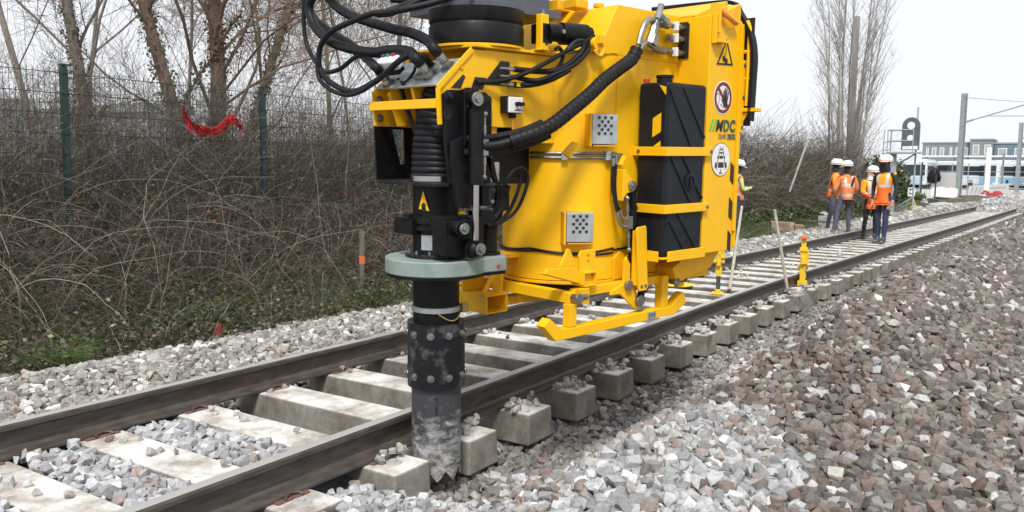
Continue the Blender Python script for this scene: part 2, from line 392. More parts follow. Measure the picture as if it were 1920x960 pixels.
def rot_mats(n):
    """stones lie mostly on their flat side, a few stand on edge"""
    yaw = rng.uniform(0, 2*np.pi, n); sd = np.where(rng.random(n) < .25, 1.2, .38); a = rng.normal(0, 1, n)*sd; b = rng.normal(0, 1, n)*sd; z = np.zeros(n); o = np.ones(n)
    def st(r): return np.stack([np.stack(q, -1) for q in r], 1)
    Rz = st([[np.cos(yaw), -np.sin(yaw), z], [np.sin(yaw), np.cos(yaw), z], [z, z, o]]); Rx = st([[o, z, z], [z, np.cos(a), -np.sin(a)], [z, np.sin(a), np.cos(a)]]); Ry = st([[np.cos(b), z, np.sin(b)], [z, o, z], [-np.sin(b), z, np.cos(b)]])
    return Rz@Rx@Ry
def rot_any(n):
    q = rng.normal(size=(n, 4)); q /= np.linalg.norm(q, axis=1, keepdims=True)
    a, b, c, d = q.T
    return np.stack([np.stack([1-2*(c*c+d*d), 2*(b*c-a*d), 2*(b*d+a*c)], -1), np.stack([2*(b*c+a*d), 1-2*(b*b+d*d), 2*(c*d-a*b)], -1), np.stack([2*(b*d-a*c), 2*(c*d+a*b), 1-2*(b*b+c*c)], -1)], 1)
def stones(name, pos, size, cols, label):
    Vs, Fs, Cs = [], [], []; off = 0
    idx = rng.integers(0, len(TEMPL), len(pos))
    for t, (V, Fc) in enumerate(TEMPL):
        k = np.where(idx == t)[0]; n = len(k)
        if not n: continue
        R = rot_mats(n)
        W = np.einsum('nij,vj->nvi', R, V)*size[k][:, None, None]+pos[k][:, None, :]
        Vs.append(W.reshape(-1, 3)); Fs.append((Fc[None]+np.arange(n)[:, None, None]*len(V)+off).reshape(-1, 3)); Cs.append(np.repeat(cols[k], len(V), 0)); off += n*len(V)
    o = np_mesh(name, np.concatenate(Vs), np.concatenate(Fs), 'stone', np.concatenate(Cs))
    return tag(o, label, 'gravel', kind='stuff')
def scatter(x0, x1, v0, v1, sp, jit=.55):
    xs = np.arange(x0, x1, sp); vs_ = np.arange(v0, v1, sp)
    X, V = np.meshgrid(xs, vs_); X = X.ravel(); V = V.ravel()
    X = X+rng.uniform(-jit, jit, X.shape)*sp; V = V+rng.uniform(-jit, jit, X.shape)*sp
    return X, V+yc(X), V
def stone_cols(n, a, b, warm=None, pw=0, light=None, pl=0):
    c = np.array(a)[None]*(1-(t := rng.random((n, 1))))+np.array(b)[None]*t
    if pw: k = rng.random(n) < pw; c[k] = np.array(warm)*rng.uniform(.7, 1.2, (k.sum(), 1))
    if pl: k = rng.random(n) < pl; c[k] = np.array(light)*rng.uniform(.8, 1.15, (k.sum(), 1))
    return c
SL = .610       # sleeper spacing
SW, SLEN, SH = .274, 2.06, .20
def under_sleeper(x, v, m=.02):
    k = np.abs(((x/SL)+.5) % 1-.5)*SL
    return (k < SW/2+m) & (np.abs(v) < SLEN/2+m)
def on_rail(v): return (np.abs(np.abs(v)-.7535) < .085)
bands = [(-3.6, 4.0, .045), (4.0, 10, .055), (10, 22, .085), (22, 46, .15)]
# pale fresh ballast (left shoulder, four-foot, trench berm)
PX, PS, PC = [], [], []
BX, BS, BC = [], [], []
for x0, x1, sp in bands:
    for layer in range(3 if x0 < 4 else 2):
        x, y, v = scatter(x0, x1, -7.5 if x0 > 0 else -4.6, 2.75, sp*(1.0, 1.25, 1.6)[layer], .38)
        fillz = height(x, y)
        keep = ~(under_sleeper(x, v) & (fillz > -.22)) & ~(on_rail(v) & (fillz > -.15))
        x, y, v, z = x[keep], y[keep], v[keep], fillz[keep]
        n = len(x)
        s = sp*rng.uniform(1.05, 1.75, n)*np.where(v < -1.9, 1.15, 1)
        z = z+s*(.10, .34, .55)[layer]+.006*rng.normal(size=n)
        wob = .22*fnoise(x, y, 1.4, 11)+.15*fnoise(x, y, 4.1, 12)
        front = ((x+.20)/.98)**2+((v+2.18)/.62)**2 < 1+wob*1.6
        band = (v < -1.25) & (v > -1.80+wob) & (x > -.4)
        brown = (v < -1.3) & ~front & ~band & ~((x < -.2) & (v > -2.2+wob))
        dark = ((v < -.85) & (v > -1.30+wob*.5) & (x > -.45)) | ((np.abs(v) < .75) & (z < -.12))  # trench and open bays: darker stone, with trench shadow put into the colour
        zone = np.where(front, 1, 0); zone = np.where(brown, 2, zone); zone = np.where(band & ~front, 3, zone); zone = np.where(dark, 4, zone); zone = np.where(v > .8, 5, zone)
        sw = rng.random(n) < .12; zone = np.where(sw & (v < -.8), rng.integers(1, 4, n), zone)
        pal = {0: ((.25, .25, .26), (.47, .47, .48), (.30, .25, .23), .05, (.60, .60, .61), .06), 1: ((.22, .222, .228), (.43, .434, .44), (.26, .22, .20), .12, (.60, .60, .61), .07),
               2: ((.092, .082, .074), (.215, .196, .178), (.18, .138, .118), .20, (.42, .41, .395), .06), 3: ((.19, .18, .172), (.42, .405, .385), (.27, .21, .185), .14, (.55, .54, .53), .10),
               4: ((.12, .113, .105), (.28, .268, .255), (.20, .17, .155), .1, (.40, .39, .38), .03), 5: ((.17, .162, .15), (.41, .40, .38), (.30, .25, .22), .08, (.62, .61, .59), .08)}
        c = np.zeros((n, 3))
        for q, p_ in pal.items():
            k = zone == q
            if k.any(): c[k] = stone_cols(int(k.sum()), *p_)
        P = np.stack([x, y, z], 1)
        a = v > -.9
        PX.append(P[a]); PS.append(s[a]); PC.append(c[a]); BX.append(P[~a]); BS.append(s[~a]); BC.append(c[~a])
stones('track_ballast', np.concatenate(PX), np.concatenate(PS), np.concatenate(PC), 'pale grey crushed stone ballast between and left of the rails')
stones('spoil_gravel', np.concatenate(BX), np.concatenate(BS), np.concatenate(BC), 'brown and grey stones heaped along the right of the track')
# pile dumped over the rails far down the line
n = 2600; a = rng.uniform(0, 2*np.pi, n); r = np.sqrt(rng.random(n)); x = 37.5+2.2*r*np.cos(a); y = yc(x)-.2+1.5*r*np.sin(a)
P = np.stack([x, y, height(x, y)+.02], 1)
stones('gravel_pile', P, rng.uniform(.09, .17, n), stone_cols(n, (.22, .21, .2), (.42, .4, .38)), 'small grey gravel pile lying across both rails far down the line')
# loose stones lying on the sleepers beside the rails
px = []
def clump(cx, cy, n, sx, sy, z=.0):
    for _ in range(n): px.append((cx+rnd.gauss(0, sx), cy+rnd.gauss(0, sy), z+rnd.uniform(.008, .03)))
for k in range(0, 24):
    X = k*SL; Yc = float(yc(X))
    clump(X+rnd.uniform(-.03, .05), Yc-.885, 11 if k < 14 else 6, .10, .028, .0)
    clump(X, Yc-.95, rnd.choice([0, 2, 5, 3]), .05, .03, .0)
    clump(X, Yc+.63, rnd.choice([2, 5, 7]), .07, .035, .0)
    clump(X, Yc-.62, rnd.choice([0, 1, 2]), .07, .03, .0)
    if rnd.random() < .5: clump(X, Yc+rnd.uniform(-.4, .4), rnd.choice([1, 3]), .04, .04, .0)
for k in (-3, -2, -1): clump(k*SL, .45, 4, .05, .1, .0); clump(k*SL, -.1, 3, .06, .25, .0)
for k in range(-1, 14):   # ridge of stones along the foot of the near rail
    for _ in range(9 if k < 1 else 7): px.append((k*SL+rnd.uniform(-.16, .16), float(yc(k*SL))-.84-rnd.uniform(0, .05), rnd.uniform(.02, .055)))
P = np.array(px); n = len(P); P = P[~((np.hypot(P[:, 0]+.33, P[:, 1]+.96)) < .15)]; n = len(P)
stones('loose_stones', P, rng.uniform(.035, .065, n), stone_cols(n, (.28, .27, .26), (.48, .47, .45), (.27, .22, .19), .10), 'loose stones left lying on the sleepers beside the rails')

# ---------------------------------------------------------------- sleepers
def sleeper_mesh(taper=.006, top=0):
    mb = MB(); h = SH; w = SW/2; l = SLEN/2
    # cross section slightly tapered, ends slightly sloped
    v = [(-w, -l, 0), (w, -l, 0), (w, l, 0), (-w, l, 0), (-w-taper, -l-.004, -h), (w+taper, -l-.004, -h), (w+taper, l+.004, -h), (-w-taper, l+.004, -h)]
    V = [mb.bm.verts.new(p) for p in v]
    for f in ((0, 1, 2, 3), (7, 6, 5, 4), (0, 4, 5, 1), (1, 5, 6, 2), (2, 6, 7, 3), (3, 7, 4, 0)): mb.bm.faces.new([V[i] for i in f])
    return mb
MT['pad'] = mat('rusty_rail_pad', (.19, .085, .065), .8, col2=(.10, .07, .055), scale=30)
sl0 = None
SLP = 'concrete sleepers under the rails'
words = {-4: 'white concrete sleeper at the bottom left corner, half outside the picture', -3: 'broad dusty sleeper nearest the left edge of the picture, gravel on both sides',
         -2: 'dusty sleeper second from the left edge, pale gravel packed on both sides', -1: 'sleeper whose stub end sits just left of the toothed tube',
         0: 'sleeper whose stub end sits just right of the toothed tube', 1: 'sleeper second to the right of the toothed tube, gap open beside it',
         2: 'sleeper third to the right of the toothed tube', 3: 'sleeper fourth to the right of the toothed tube, under the front of the skid',
         4: 'sleeper fifth to the right of the toothed tube'}
for k in range(-5, 74):
    X = k*SL; th = math.atan2(float(yc(X+.1)-yc(X-.1)), .2)
    if sl0 is None:
        root = sl0 = sleeper_mesh().build('concrete_sleeper', 'sleeper', None, bevel=.016)
        parts = []
        for s in (-1, 1):
            mb = MB(); mb.box((0, s*.7535, .004), (.19, .20, .010)); parts.append(mb.build('rail_pad', 'pad', root, bevel=.003))
            for t in (-1, 1):
                y0 = s*.7535+t*.10; mb = MB()
                mb.tube([(-.05, y0, .012), (-.035, y0-t*.02, .020), (0, y0-t*.03, .024), (.035, y0-t*.02, .020), (.05, y0, .012)], .008, 6)
                parts.append(mb.build('rail_clip', 'rail', root))
        mb = MB(); mb.cyl((0, -SLEN/2+.13, -.002), (0, -SLEN/2+.13, .004), .045, n=20); mb.cyl((.0, -SLEN/2+.13, .004), (.0, -SLEN/2+.13, .015), .018, n=8)
        lug = mb.build('lifting_lug', 'concrete', root)
        parts.append(lug)
    else:
        root = sl0.copy(); COL.objects.link(root)
        for p_ in parts if k < 18 else []:
            c = p_.copy(); COL.objects.link(c); c.parent = root
    root.location = (X, float(yc(X)), 0); root.rotation_euler = (rnd.uniform(-.003, .003), 0, th+rnd.uniform(-.006, .006))
    ords = ['sixth', 'seventh', 'eighth', 'ninth', 'tenth', 'eleventh', 'twelfth', 'thirteenth', 'fourteenth', 'fifteenth', 'sixteenth', 'seventeenth', 'eighteenth', 'nineteenth', 'twentieth']
    if 5 <= k <= 19: words[k] = 'sleeper whose stub end is '+ords[k-5]+' to the right of the toothed tube'+(', under the fork' if k == 11 else '')
    if k in words: tag(root, words[k], 'sleeper', SLP)
    elif k < 30: tag(root, 'pale concrete sleeper in the run between the yellow machine and the group of workers', 'sleeper', SLP)
    else: tag(root, 'pale concrete sleeper in the far run beyond the group of workers', 'sleeper', SLP)

# ---------------------------------------------------------------- rails
prof = [(-.0700, 0), (.0700, 0), (.0700, .012), (.020, .028), (.0085, .045), (.0085, .125), (.020, .134), (.0355, .140), (.0360, .160), (.0300, .1715), (.0, .1735),
        (-.0300, .1715), (-.0360, .160), (-.0355, .140), (-.020, .134), (-.0085, .125), (-.0085, .045), (-.020, .028), (-.0700, .012)]
def rail(side, x0, x1, label, name='rail', off=0):
    xs = np.concatenate([np.arange(x0, min(x1, 60), 1.2), [x1]])
    bm = bmesh.new(); rings = []
    for x in xs:
        y = float(yc(x))+side*.7535+off
        rings.append([bm.verts.new((x, y+p, z+.006)) for p, z in prof])
    n = len(prof)
    for a, b in zip(rings, rings[1:]):
        for i in range(n): bm.faces.new((a[i], b[i], b[(i+1) % n], a[(i+1) % n]))
    bm.faces.new(rings[0]); bm.faces.new(rings[-1][::-1])
    mb = MB(); mb.bm.free(); mb.bm = bm
    o = mb.build(name, 'rail', None, smooth=28)
    return tag(o, label, 'rail', 'running rails')
rail(-1, -4.6, 44, 'brown steel rail nearer the gravel heap, passing behind the toothed tube')
rail(1, -4.6, 44, 'brown steel rail farther away, along the weedy bank')
# timber lying at the front of the heap
mb = MB(); mb.bar((-.45, -2.86, -.02), (.16, -2.77, .115), .07, .05); o = mb.build('timber', 'wood', None, bevel=.006)
tag(o, 'weathered timber end sticking out between pale and brown gravel at the bottom edge', 'timber')
# ---------------------------------------------------------------- brambles, grass, leaves
def gz(x, y): return height(x, y)
def twigs(base, length, lean, curve, rad, seg=6, wander=.12, dirs=None):
    """grow n curved twigs, returns polylines (n,seg+1,3)"""
    n = len(base)
    a = rng.uniform(0, 2*np.pi, n)
    if dirs is None:
        d = unit(np.stack([np.cos(a)*lean, np.sin(a)*lean, np.ones(n)], 1))
    else: d = unit(dirs)
    P = np.empty((n, seg+1, 3)); P[:, 0] = base; st = (length/seg)[:, None]
    side = unit(np.stack([np.cos(a), np.sin(a), np.zeros(n)], 1))
    for i in range(seg):
        P[:, i+1] = P[:, i]+d*st
        d = unit(d+side*curve[:, None]/seg+np.array([0, 0, -1])*np.maximum(curve, 0)[:, None]*.9/seg*(i > 1)+rng.normal(size=(n, 3))*wander)
    Rr = rad[:, None]*np.linspace(1, .35, seg+1)[None]
    return P, Rr
def twig_cols(n, lo=.04, hi=.16, pale=.12):
    t = rng.random((n, 1)); c = np.array([[1.0, .83, .66]])*(lo+(hi-lo)*t**2.2)
    k = rng.random(n) < pale; c[k] = np.array([.34, .31, .26])*rng.uniform(.6, 1.1, (k.sum(), 1)); return c
class Tw:
    def __init__(s): s.V = []; s.Q = []; s.C = []; s.n = 0
    def add(s, P, Rr, cols, sides=3):
        V, Q = np_tubes(P, Rr, sides); s.V.append(V); s.Q.append(Q+s.n); s.n += len(V); s.C.append(np.repeat(cols, P.shape[1]*sides, 0))
    def quads(s, C, A, B, cols):
        V, Q = np_quads(C, A, B); s.V.append(V); s.Q.append(Q+s.n); s.n += len(V); s.C.append(np.repeat(cols, 4, 0))
    def build(s, name, m, parent=None): return np_mesh(name, np.concatenate(s.V), np.concatenate(s.Q), m, np.concatenate(s.C), parent, smooth=(m == 'twig'))
def thicket(name, label, x0, x1, v0, v1, hmax, nb, nv, nf, fat=1, lo=.04, hi=.16):
    T = Tw()
    def base(n, vv0=v0, vv1=v1, zfrac=0):
        x = rng.uniform(x0, x1, n); v = rng.uniform(vv0, vv1, n); y = v+yc(x); z = gz(x, y)
        return np.stack([x, y, z-.02], 1)
    # arching bramble canes
    b = base(nb); P, R = twigs(b, rng.uniform(.7, 1.9, nb)*hmax/1.9, .45, rng.uniform(.8, 2.8, nb), rng.uniform(.0018, .0042, nb)*fat, 10, .16); T.add(P, R, twig_cols(nb, lo, hi, .22))
    # straight shoots
    b = base(nv); P, R = twigs(b, rng.uniform(.8, 1.5, nv)*hmax, .4, rng.uniform(-.2, 1.0, nv), rng.uniform(.002, .0045, nv)*fat, 8, .13); T.add(P, R, twig_cols(nv, lo, hi, .2))
    # fine tangle through the volume
    b = base(nf); zt = rng.random(nf)**1.15*hmax*(.45+.55*sstep(v0, v0+(v1-v0)*.55, b[:, 1]-yc(b[:, 0])))
    b[:, 2] += zt*(.85+.25*fnoise(b[:, 0], b[:, 1], 2.1, 3))
    d = rng.normal(size=(nf, 3))*np.array([1, 1, .9])+np.array([0, 0, .35])
    P, R = twigs(b, rng.uniform(.15, .55, nf), 1, rng.uniform(0, 1.2, nf), rng.uniform(.0013, .0028, nf)*fat, 4, .28, dirs=d); T.add(P, R, twig_cols(nf, lo*.9, hi*.8, .07))
    o = T.build(name, 'twig'); return tag(o, label, 'brambles', kind='stuff')
thicket('brambles', 'low grey brown tangle of leafless brambles in front of the green mesh fence', -2.4, 9.5, 3.3, 4.75, .85, 2600, 700, 24000, lo=.035, hi=.27)
thicket('bramble_wall', 'dense brown leafless bramble wall standing behind the green mesh fence', -1.5, 10.5, 4.9, 6.2, 1.95, 2600, 1700, 46000, lo=.05, hi=.27)
thicket('low_brambles', 'sparse low dry stems and twigs over the leaf litter at the edge of the ballast', -2.4, 9.5, 2.6, 3.6, .38, 260, 900, 5200, lo=.07, hi=.25)
thicket('bramble_hedge', 'tall leafless bramble hedge beyond the fence behind the workers', 10, 32, 3.5, 6.0, 2.55, 2400, 900, 44000, fat=2.2, lo=.08, hi=.21)
thicket('backdrop_scrub', 'tall grey leafless scrub growing behind the green mesh fence', -1, 16, 5.4, 9.5, 2.5, 2000, 3000, 42000, fat=1.2, lo=.09, hi=.30)
# leaf litter, ivy and bramble leaves low on the bank
L = Tw()
def leaf_cloud(n, x0, x1, v0, v1, zlo, zhi, size, ca, cb, flat=.5):
    x = rng.uniform(x0, x1, n); v = rng.uniform(v0, v1, n); y = v+yc(x)
    keep = fnoise(x, y, 1.3, 21)+rng.normal(size=n)*.45 > -.5; x = x[keep]; y = y[keep]; n = len(x)
    C = np.stack([x, y, gz(x, y)+rng.uniform(zlo, zhi, n)], 1)
    A = unit(rng.normal(size=(n, 3))*np.array([1, 1, flat])); B = unit(np.cross(A, rng.normal(size=(n, 3))*np.array([.5, .5, 1])))
    s = size*rng.uniform(.5, 1.4, n)[:, None]; t = rng.random((n, 1))
    L.quads(C, A*s, B*s*.6, np.array(ca)*t+np.array(cb)*(1-t))
leaf_cloud(16000, -2.4, 9.5, 2.55, 4.6, 0, .30, .024, (.03, .05, .015), (.085, .115, .035))
leaf_cloud(14000, -2.4, 9.5, 2.45, 4.2, 0, .35, .022, (.07, .06, .045), (.13, .115, .085))
leaf_cloud(26000, -2.4, 9.5, 2.42, 4.2, -.01, .08, .024, (.15, .12, .085), (.05, .038, .025), .2)
leaf_cloud(700, -2.4, 9.5, 2.6, 3.8, .05, .35, .026, (.25, .24, .16), (.16, .17, .09))
leaf_cloud(2500, -2.4, 9.5, 3.3, 4.7, .2, 1.5, .022, (.05, .06, .02), (.09, .07, .03))
leaf_cloud(160, -2.4, 9.5, 3.0, 4.3, .1, 1.1, .022, (.20, .05, .03), (.17, .09, .05))
leaf_cloud(9000, 10, 32, 3.0, 4.1, 0, .5, .05, (.045, .075, .02), (.08, .10, .035))
leaf_cloud(2500, 10, 32, 3.6, 5.6, .3, 1.6, .045, (.05, .055, .02), (.10, .08, .045))
o = L.build('ivy_and_leaves', 'leaf'); tag(o, 'small dark green ivy and bramble leaves low on the bank', 'undergrowth', kind='stuff')
# grass
Gm = Tw()
def grass(n, cx, cv, sx, sv, hgt, ca, cb, r=.0022, clump=False):
    x = rng.normal(cx, sx, n) if not clump else np.full(n, cx)+rng.normal(0, .05, n)
    v = rng.normal(cv, sv, n) if not clump else np.full(n, cv)+rng.normal(0, .05, n)
    v = np.maximum(v, 2.42+0*v); y = v+yc(x)
    b = np.stack([x, y, gz(x, y)-.01], 1)
    P, R = twigs(b, hgt*rng.uniform(.5, 1.2, n), .55 if clump else .4, rng.uniform(.8, 2.4, n), np.full(n, r)*rng.uniform(.6, 1.3, n), 5, .05)
    t = rng.random((n, 1)); Gm.add(P, R, np.array(ca)*t+np.array(cb)*(1-t))
g1, g2 = (.07, .13, .03), (.15, .21, .07)
grass(420, -.35, 2.78, 0, 0, .36, g1, g2, clump=True); grass(300, .95, 3.25, 0, 0, .3, g1, g2, clump=True)
grass(900, 1.6, 3.35, .3, .2, .34, g1, g2); grass(700, .2, 3.6, .5, .3, .3, g1, g2); grass(700, 2.6, 3.7, .5, .3, .3, g1, g2); grass(1800, 4.1, 3.15, .75, .25, .28, g1, g2); grass(900, 3.2, 2.85, .5, .12, .2, g1, g2)
grass(500, .6, 2.9, 1.2, .2, .16, (.05, .06, .03), g1); grass(900, 6.5, 3.0, 1.5, .3, .25, g1, g2)
grass(3600, 15, 3.0, 2.2, .35, .45, (.06, .085, .035), (.13, .145, .07), r=.006); grass(1500, 20, 3.1, 3.0, .35, .4, (.06, .085, .035), (.14, .15, .08), r=.008)
o = Gm.build('grass', 'leaf'); tag(o, 'tufts of green grass growing at the foot of the bank', 'grass', kind='stuff')

# ---------------------------------------------------------------- green mesh fence
FY, FT = 4.77, 2.44
fr = thing('mesh_fence', 'dark green welded mesh fence running behind the brambles', 'fence', (0, FY, 0))
fx = [-4.1+2.49*i for i in range(8)]
for i, x in enumerate(fx):
    mb = MB(); mb.box((x, 0, (FT+.03+.25)/2), (.06, .06, FT+.03-.25)); mb.box((x, 0, FT+.045), (.066, .066, .02)); mb.build('fence_post', 'fence_green', fr, bevel=.004)
for a, b in zip(fx, fx[1:]):
    xs = np.arange(a+.03, b, .055); n = len(xs)
    P = np.zeros((n, 2, 3)); P[:, :, 0] = xs[:, None]; P[:, 0, 2] = .35; P[:, 1, 2] = FT; P[:, :, 1] = -.03
    V, Q = np_tubes(P, np.full((n, 2), .0030), 4)
    zs = np.arange(.4, FT+.01, .2); m = len(zs); P = np.zeros((m, 2, 3)); P[:, 0, 0] = a; P[:, 1, 0] = b; P[:, :, 2] = zs[:, None]; P[:, :, 1] = -.036
    V2, Q2 = np_tubes(P, np.full((m, 2), .0038), 4)
    np_mesh('mesh_panel', np.concatenate([V, V2]), np.concatenate([Q, Q2+len(V)]), 'fence_green', None, fr)
# red barrier netting snagged on the fence
T = Tw()
pts = [(2.18, 2.10), (2.25, 1.96), (2.40, 1.90), (2.60, 1.90), (2.72, 1.99), (2.80, 2.06), (2.92, 2.05), (2.98, 1.95)]
for k in range(22):
    pp = np.array([(x+rng.normal(0, .012), FY-.09+rng.normal(0, .02), z+rng.normal(0, .040)) for x, z in pts])[None]
    T.add(pp, np.full((1, len(pts)), .004), np.array([[.42, .015, .02]])*rng.uniform(.6, 1.1))
for k in range(90):
    t = rng.uniform(.6, 5.5); i = int(t); f = t-i; x = pts[i][0]*(1-f)+pts[i+1][0]*f; z = pts[i][1]*(1-f)+pts[i+1][1]*f
    pp = np.array([(x, FY-.09, z+.05), (x+rng.normal(0, .02), FY-.10, z-.06)])[None]; T.add(pp, np.full((1, 2), .006), np.array([[.45, .015, .02]]))
o = T.build('barrier_netting', 'leaf'); tag(o, 'crumpled red plastic netting snagged on the green mesh fence', 'netting')

# ---------------------------------------------------------------- bare trees
def tree(name, label, base, top, r0, levels=4, nk=5, spread=.9, kl=.55, cat='tree', group=None, colr=(.20, .175, .15), ivy=0, upright=0, wob=.06, first=.25, fine=1.0, leaves=0, seed=0):
    R = random.Random(seed+11); out = {0: [], 1: []}
    def grow(p, d, length, rad, lv):
        seg = 7 if lv == 0 else 5; pts = [p.copy()]; rs = [rad]; endr = rad*(.45 if lv < 2 else .3); dirs = [d.copy()]
        for i in range(seg):
            d = (d+Vector((R.gauss(0, 1), R.gauss(0, 1), R.gauss(0, 1)))*(wob if lv == 0 else .14)+Vector((0, 0, upright if lv else 0))).normalized()
            p = p+d*length/seg; pts.append(p.copy()); rs.append(rad+(endr-rad)*(i+1)/seg); dirs.append(d.copy())
        out[0 if lv <= 0 else 1].append((pts, rs, lv))
        if lv >= levels: return
        n = nk if lv else int(nk*1.8)
        for k in range(n):
            t = R.uniform(first if lv == 0 else .15, 1); i = min(int(t*seg), seg-1); f = t*seg-i
            q = pts[i].lerp(pts[i+1], f); dd = dirs[i+1]
            ax = dd.cross(Vector((R.gauss(0, 1), R.gauss(0, 1), R.gauss(0, 1)))).normalized()
            nd = (dd+ax*R.uniform(.5, 1.1)*spread).normalized()
            grow(q, nd, length*R.uniform(kl*.7, kl*1.25), max(rs[i]*R.uniform(.2, .40), .0035*fine), lv+1)
    b = Vector(base); tv = Vector(top)-b
    root = thing(name, label, cat, base, 0, group)
    grow(Vector((0, 0, 0)), tv.normalized(), tv.length, r0, 0)
    c = np.array(colr)
    for key, nm in ((0, 'trunk'), (1, 'crown')):
        T = Tw(); by = {}
        for pts, rs, lv in out[key]: by.setdefault(len(pts), []).append((pts, rs))
        for s_, lst in by.items():
            P = np.array([[q[:] for q in a] for a, _ in lst]); Rr = np.array([r for _, r in lst])
            T.add(P, Rr, c[None]*rng.uniform(.7, 1.35, (len(lst), 1)), 8 if key == 0 else 3)
        if T.n: T.build(nm, 'twig', root)
    L2 = Tw()
    if ivy:
        for pts, rs, lv in out[0]+[o_ for o_ in out[1] if o_[2] == 1][:2]:
            P = np.array([q[:] for q in pts]); n = int(ivy*(.5 if lv == 0 else .15)); t = rng.uniform(0, len(P)-1.001, n); i = t.astype(int); f = (t-i)[:, None]
            C = P[i]*(1-f)+P[i+1]*f; dr = unit(rng.normal(size=(n, 3))*np.array([1, 1, .3])); rr = np.array(rs)[i][:, None]
            C = C+dr*(rr+np.abs(rng.normal(0, .05, (n, 1)))); A = unit(rng.normal(size=(n, 3))); B = unit(np.cross(A, rng.normal(size=(n, 3)))); s = rng.uniform(.015, .04, (n, 1))
            tt = rng.random((n, 1)); L2.quads(C, A*s, B*s*.7, np.array([.09, .10, .05])*tt+np.array([.19, .145, .09])*(1-tt))
    if leaves:
        cand = [o_ for o_ in out[1] if o_[2] >= 2]; E = np.array([c_[0][-1][:] for c_ in cand])
        k = rng.integers(0, len(E), leaves); C = E[k]+rng.normal(0, .05, (leaves, 3)); A = unit(rng.normal(size=(leaves, 3))); B = unit(np.cross(A, rng.normal(size=(leaves, 3)))); s = rng.uniform(.012, .03, (leaves, 1))*max(1, fine*.8)
        tt = rng.random((leaves, 1)); L2.quads(C, A*s, B*s*.7, np.array([.19, .16, .10])*tt+np.array([.15, .15, .08])*(1-tt))
    if L2.n: L2.build('leaves', 'leaf', root)
    return root
TG = 'leafless trees beyond the green fence'
tree('bare_tree', 'thin grey leafless tree at the left edge, left of the first fence post', (2.6, 8.5, .2), (2.8, 8.5, 6.2), .06, 4, 6, group=TG, seed=1, leaves=500)
tree('bare_tree', 'upright leafless tree with an ivy grown trunk, just right of the first fence post', (3.42, 8.5, .2), (3.6, 8.5, 6.8), .11, 4, 6, group=TG, ivy=2600, seed=2, leaves=500)
tree('bare_tree', 'leafless tree whose ivy clad trunk leans strongly to the left', (5.55, 8.5, .2), (3.6, 8.5, 5.6), .14, 4, 6, group=TG, ivy=3200, seed=3, colr=(.23, .16, .125), wob=.03, leaves=500)
tree('bare_tree', 'leafless tree with the thickest straight trunk, between the two fence posts', (5.6, 8.6, .2), (5.6, 8.5, 6.8), .17, 4, 7, group=TG, ivy=2600, seed=4, colr=(.23, .16, .125), spread=1.2, leaves=900, wob=.025)
tree('bare_tree', 'leafless tree whose ivy clad trunk leans to the right behind the second fence post', (5.5, 8.5, .4), (7.9, 8.5, 5.8), .11, 4, 6, group=TG, ivy=3200, seed=5, colr=(.13, .11, .07), wob=.03, leaves=500)
tree('bare_tree', 'slender pale leafless tree just left of the black hoses', (8.6, 8.8, .2), (8.9, 8.8, 6.5), .06, 4, 7, group=TG, seed=6, upright=.12, colr=(.2, .19, .13), leaves=900)
tree('bare_tree', 'leafless tree seen through the loops of the black hoses', (11.2, 9.3, .2), (11.3, 9.5, 7.5), .08, 4, 7, group=TG, seed=7, upright=.06, colr=(.17, .14, .12), leaves=700)
tree('bare_tree', 'leafless tree half hidden behind the yellow bracket and hoses', (14, 9.6, .2), (14.2, 9.9, 8), .09, 4, 6, group=TG, seed=8, colr=(.16, .13, .11), leaves=500)
for i, (x, y, h, t) in enumerate([(1.2, 11, 7, 'leftmost of the far thin leafless trees, cut by the left edge of the picture'), (5.0, 12.5, 8, 'far thin leafless tree behind the left leaning trunk'), (8.2, 13, 8, 'far thin leafless tree behind the thickest trunk'),
                     (11.5, 14, 9, 'far thin leafless tree standing left of the black hose loops'), (15.5, 15, 9.5, 'farthest thin leafless tree, seen between the hoses and the dark slewing ring')]):
    tree('bare_tree', t, (x, y, 0), (x+.3, y, h), .05, 4, 6, spread=1.0, group=TG, seed=20+i, upright=.05, colr=(.20, .175, .16), fine=1.5)
# the tall many stemmed poplar behind the workers
pr = thing('poplar_tree', 'tall leafless poplar with many upright stems rising behind the group of workers', 'tree', (36, 4.4, 0))
T = Tw(); n = 15
Rr0 = random.Random(5)
stems = []
for i in range(n):
    a = Rr0.uniform(0, 6.28); r = Rr0.uniform(.1, .6); lean = Rr0.uniform(.02, .17); h = Rr0.uniform(7.5, 11)
    p = Vector((math.cos(a)*r, math.sin(a)*r, 0)); d = Vector((math.cos(a)*lean, math.sin(a)*lean, 1)).normalized(); pts = [p]
    for k in range(9): d = (d+Vector((Rr0.gauss(0, .02), Rr0.gauss(0, .02), .03))).normalized(); p = p+d*h/9; pts.append(p)
    stems.append(pts)
P = np.array([[q[:] for q in s] for s in stems]); T.add(P, np.linspace(.065, .014, 10)[None]*rng.uniform(.6, 1.2, (n, 1)), np.array([[.33, .32, .30]])*rng.uniform(.8, 1.2, (n, 1)), 6); T.build('trunk', 'twig', pr)
T = Tw()
nb = 520; si = rng.integers(0, n, nb); t = rng.uniform(1.0, 8.9, nb); i = t.astype(int); f = (t-i)[:, None]; b = P[si, i]*(1-f)+P[si, i+1]*f
out = unit(b[:, :2]+1e-6+rng.normal(0, .5, (nb, 2))); d = np.concatenate([out*.55, np.ones((nb, 1))], 1)
P1, R1 = twigs(b, rng.uniform(.8, 2.6, nb), 1, rng.uniform(-.5, -.1, nb)*0, rng.uniform(.007, .015, nb), 6, .09, dirs=d); T.add(P1, R1, np.array([[.30, .28, .25]])*rng.uniform(.7, 1.3, (nb, 1)))
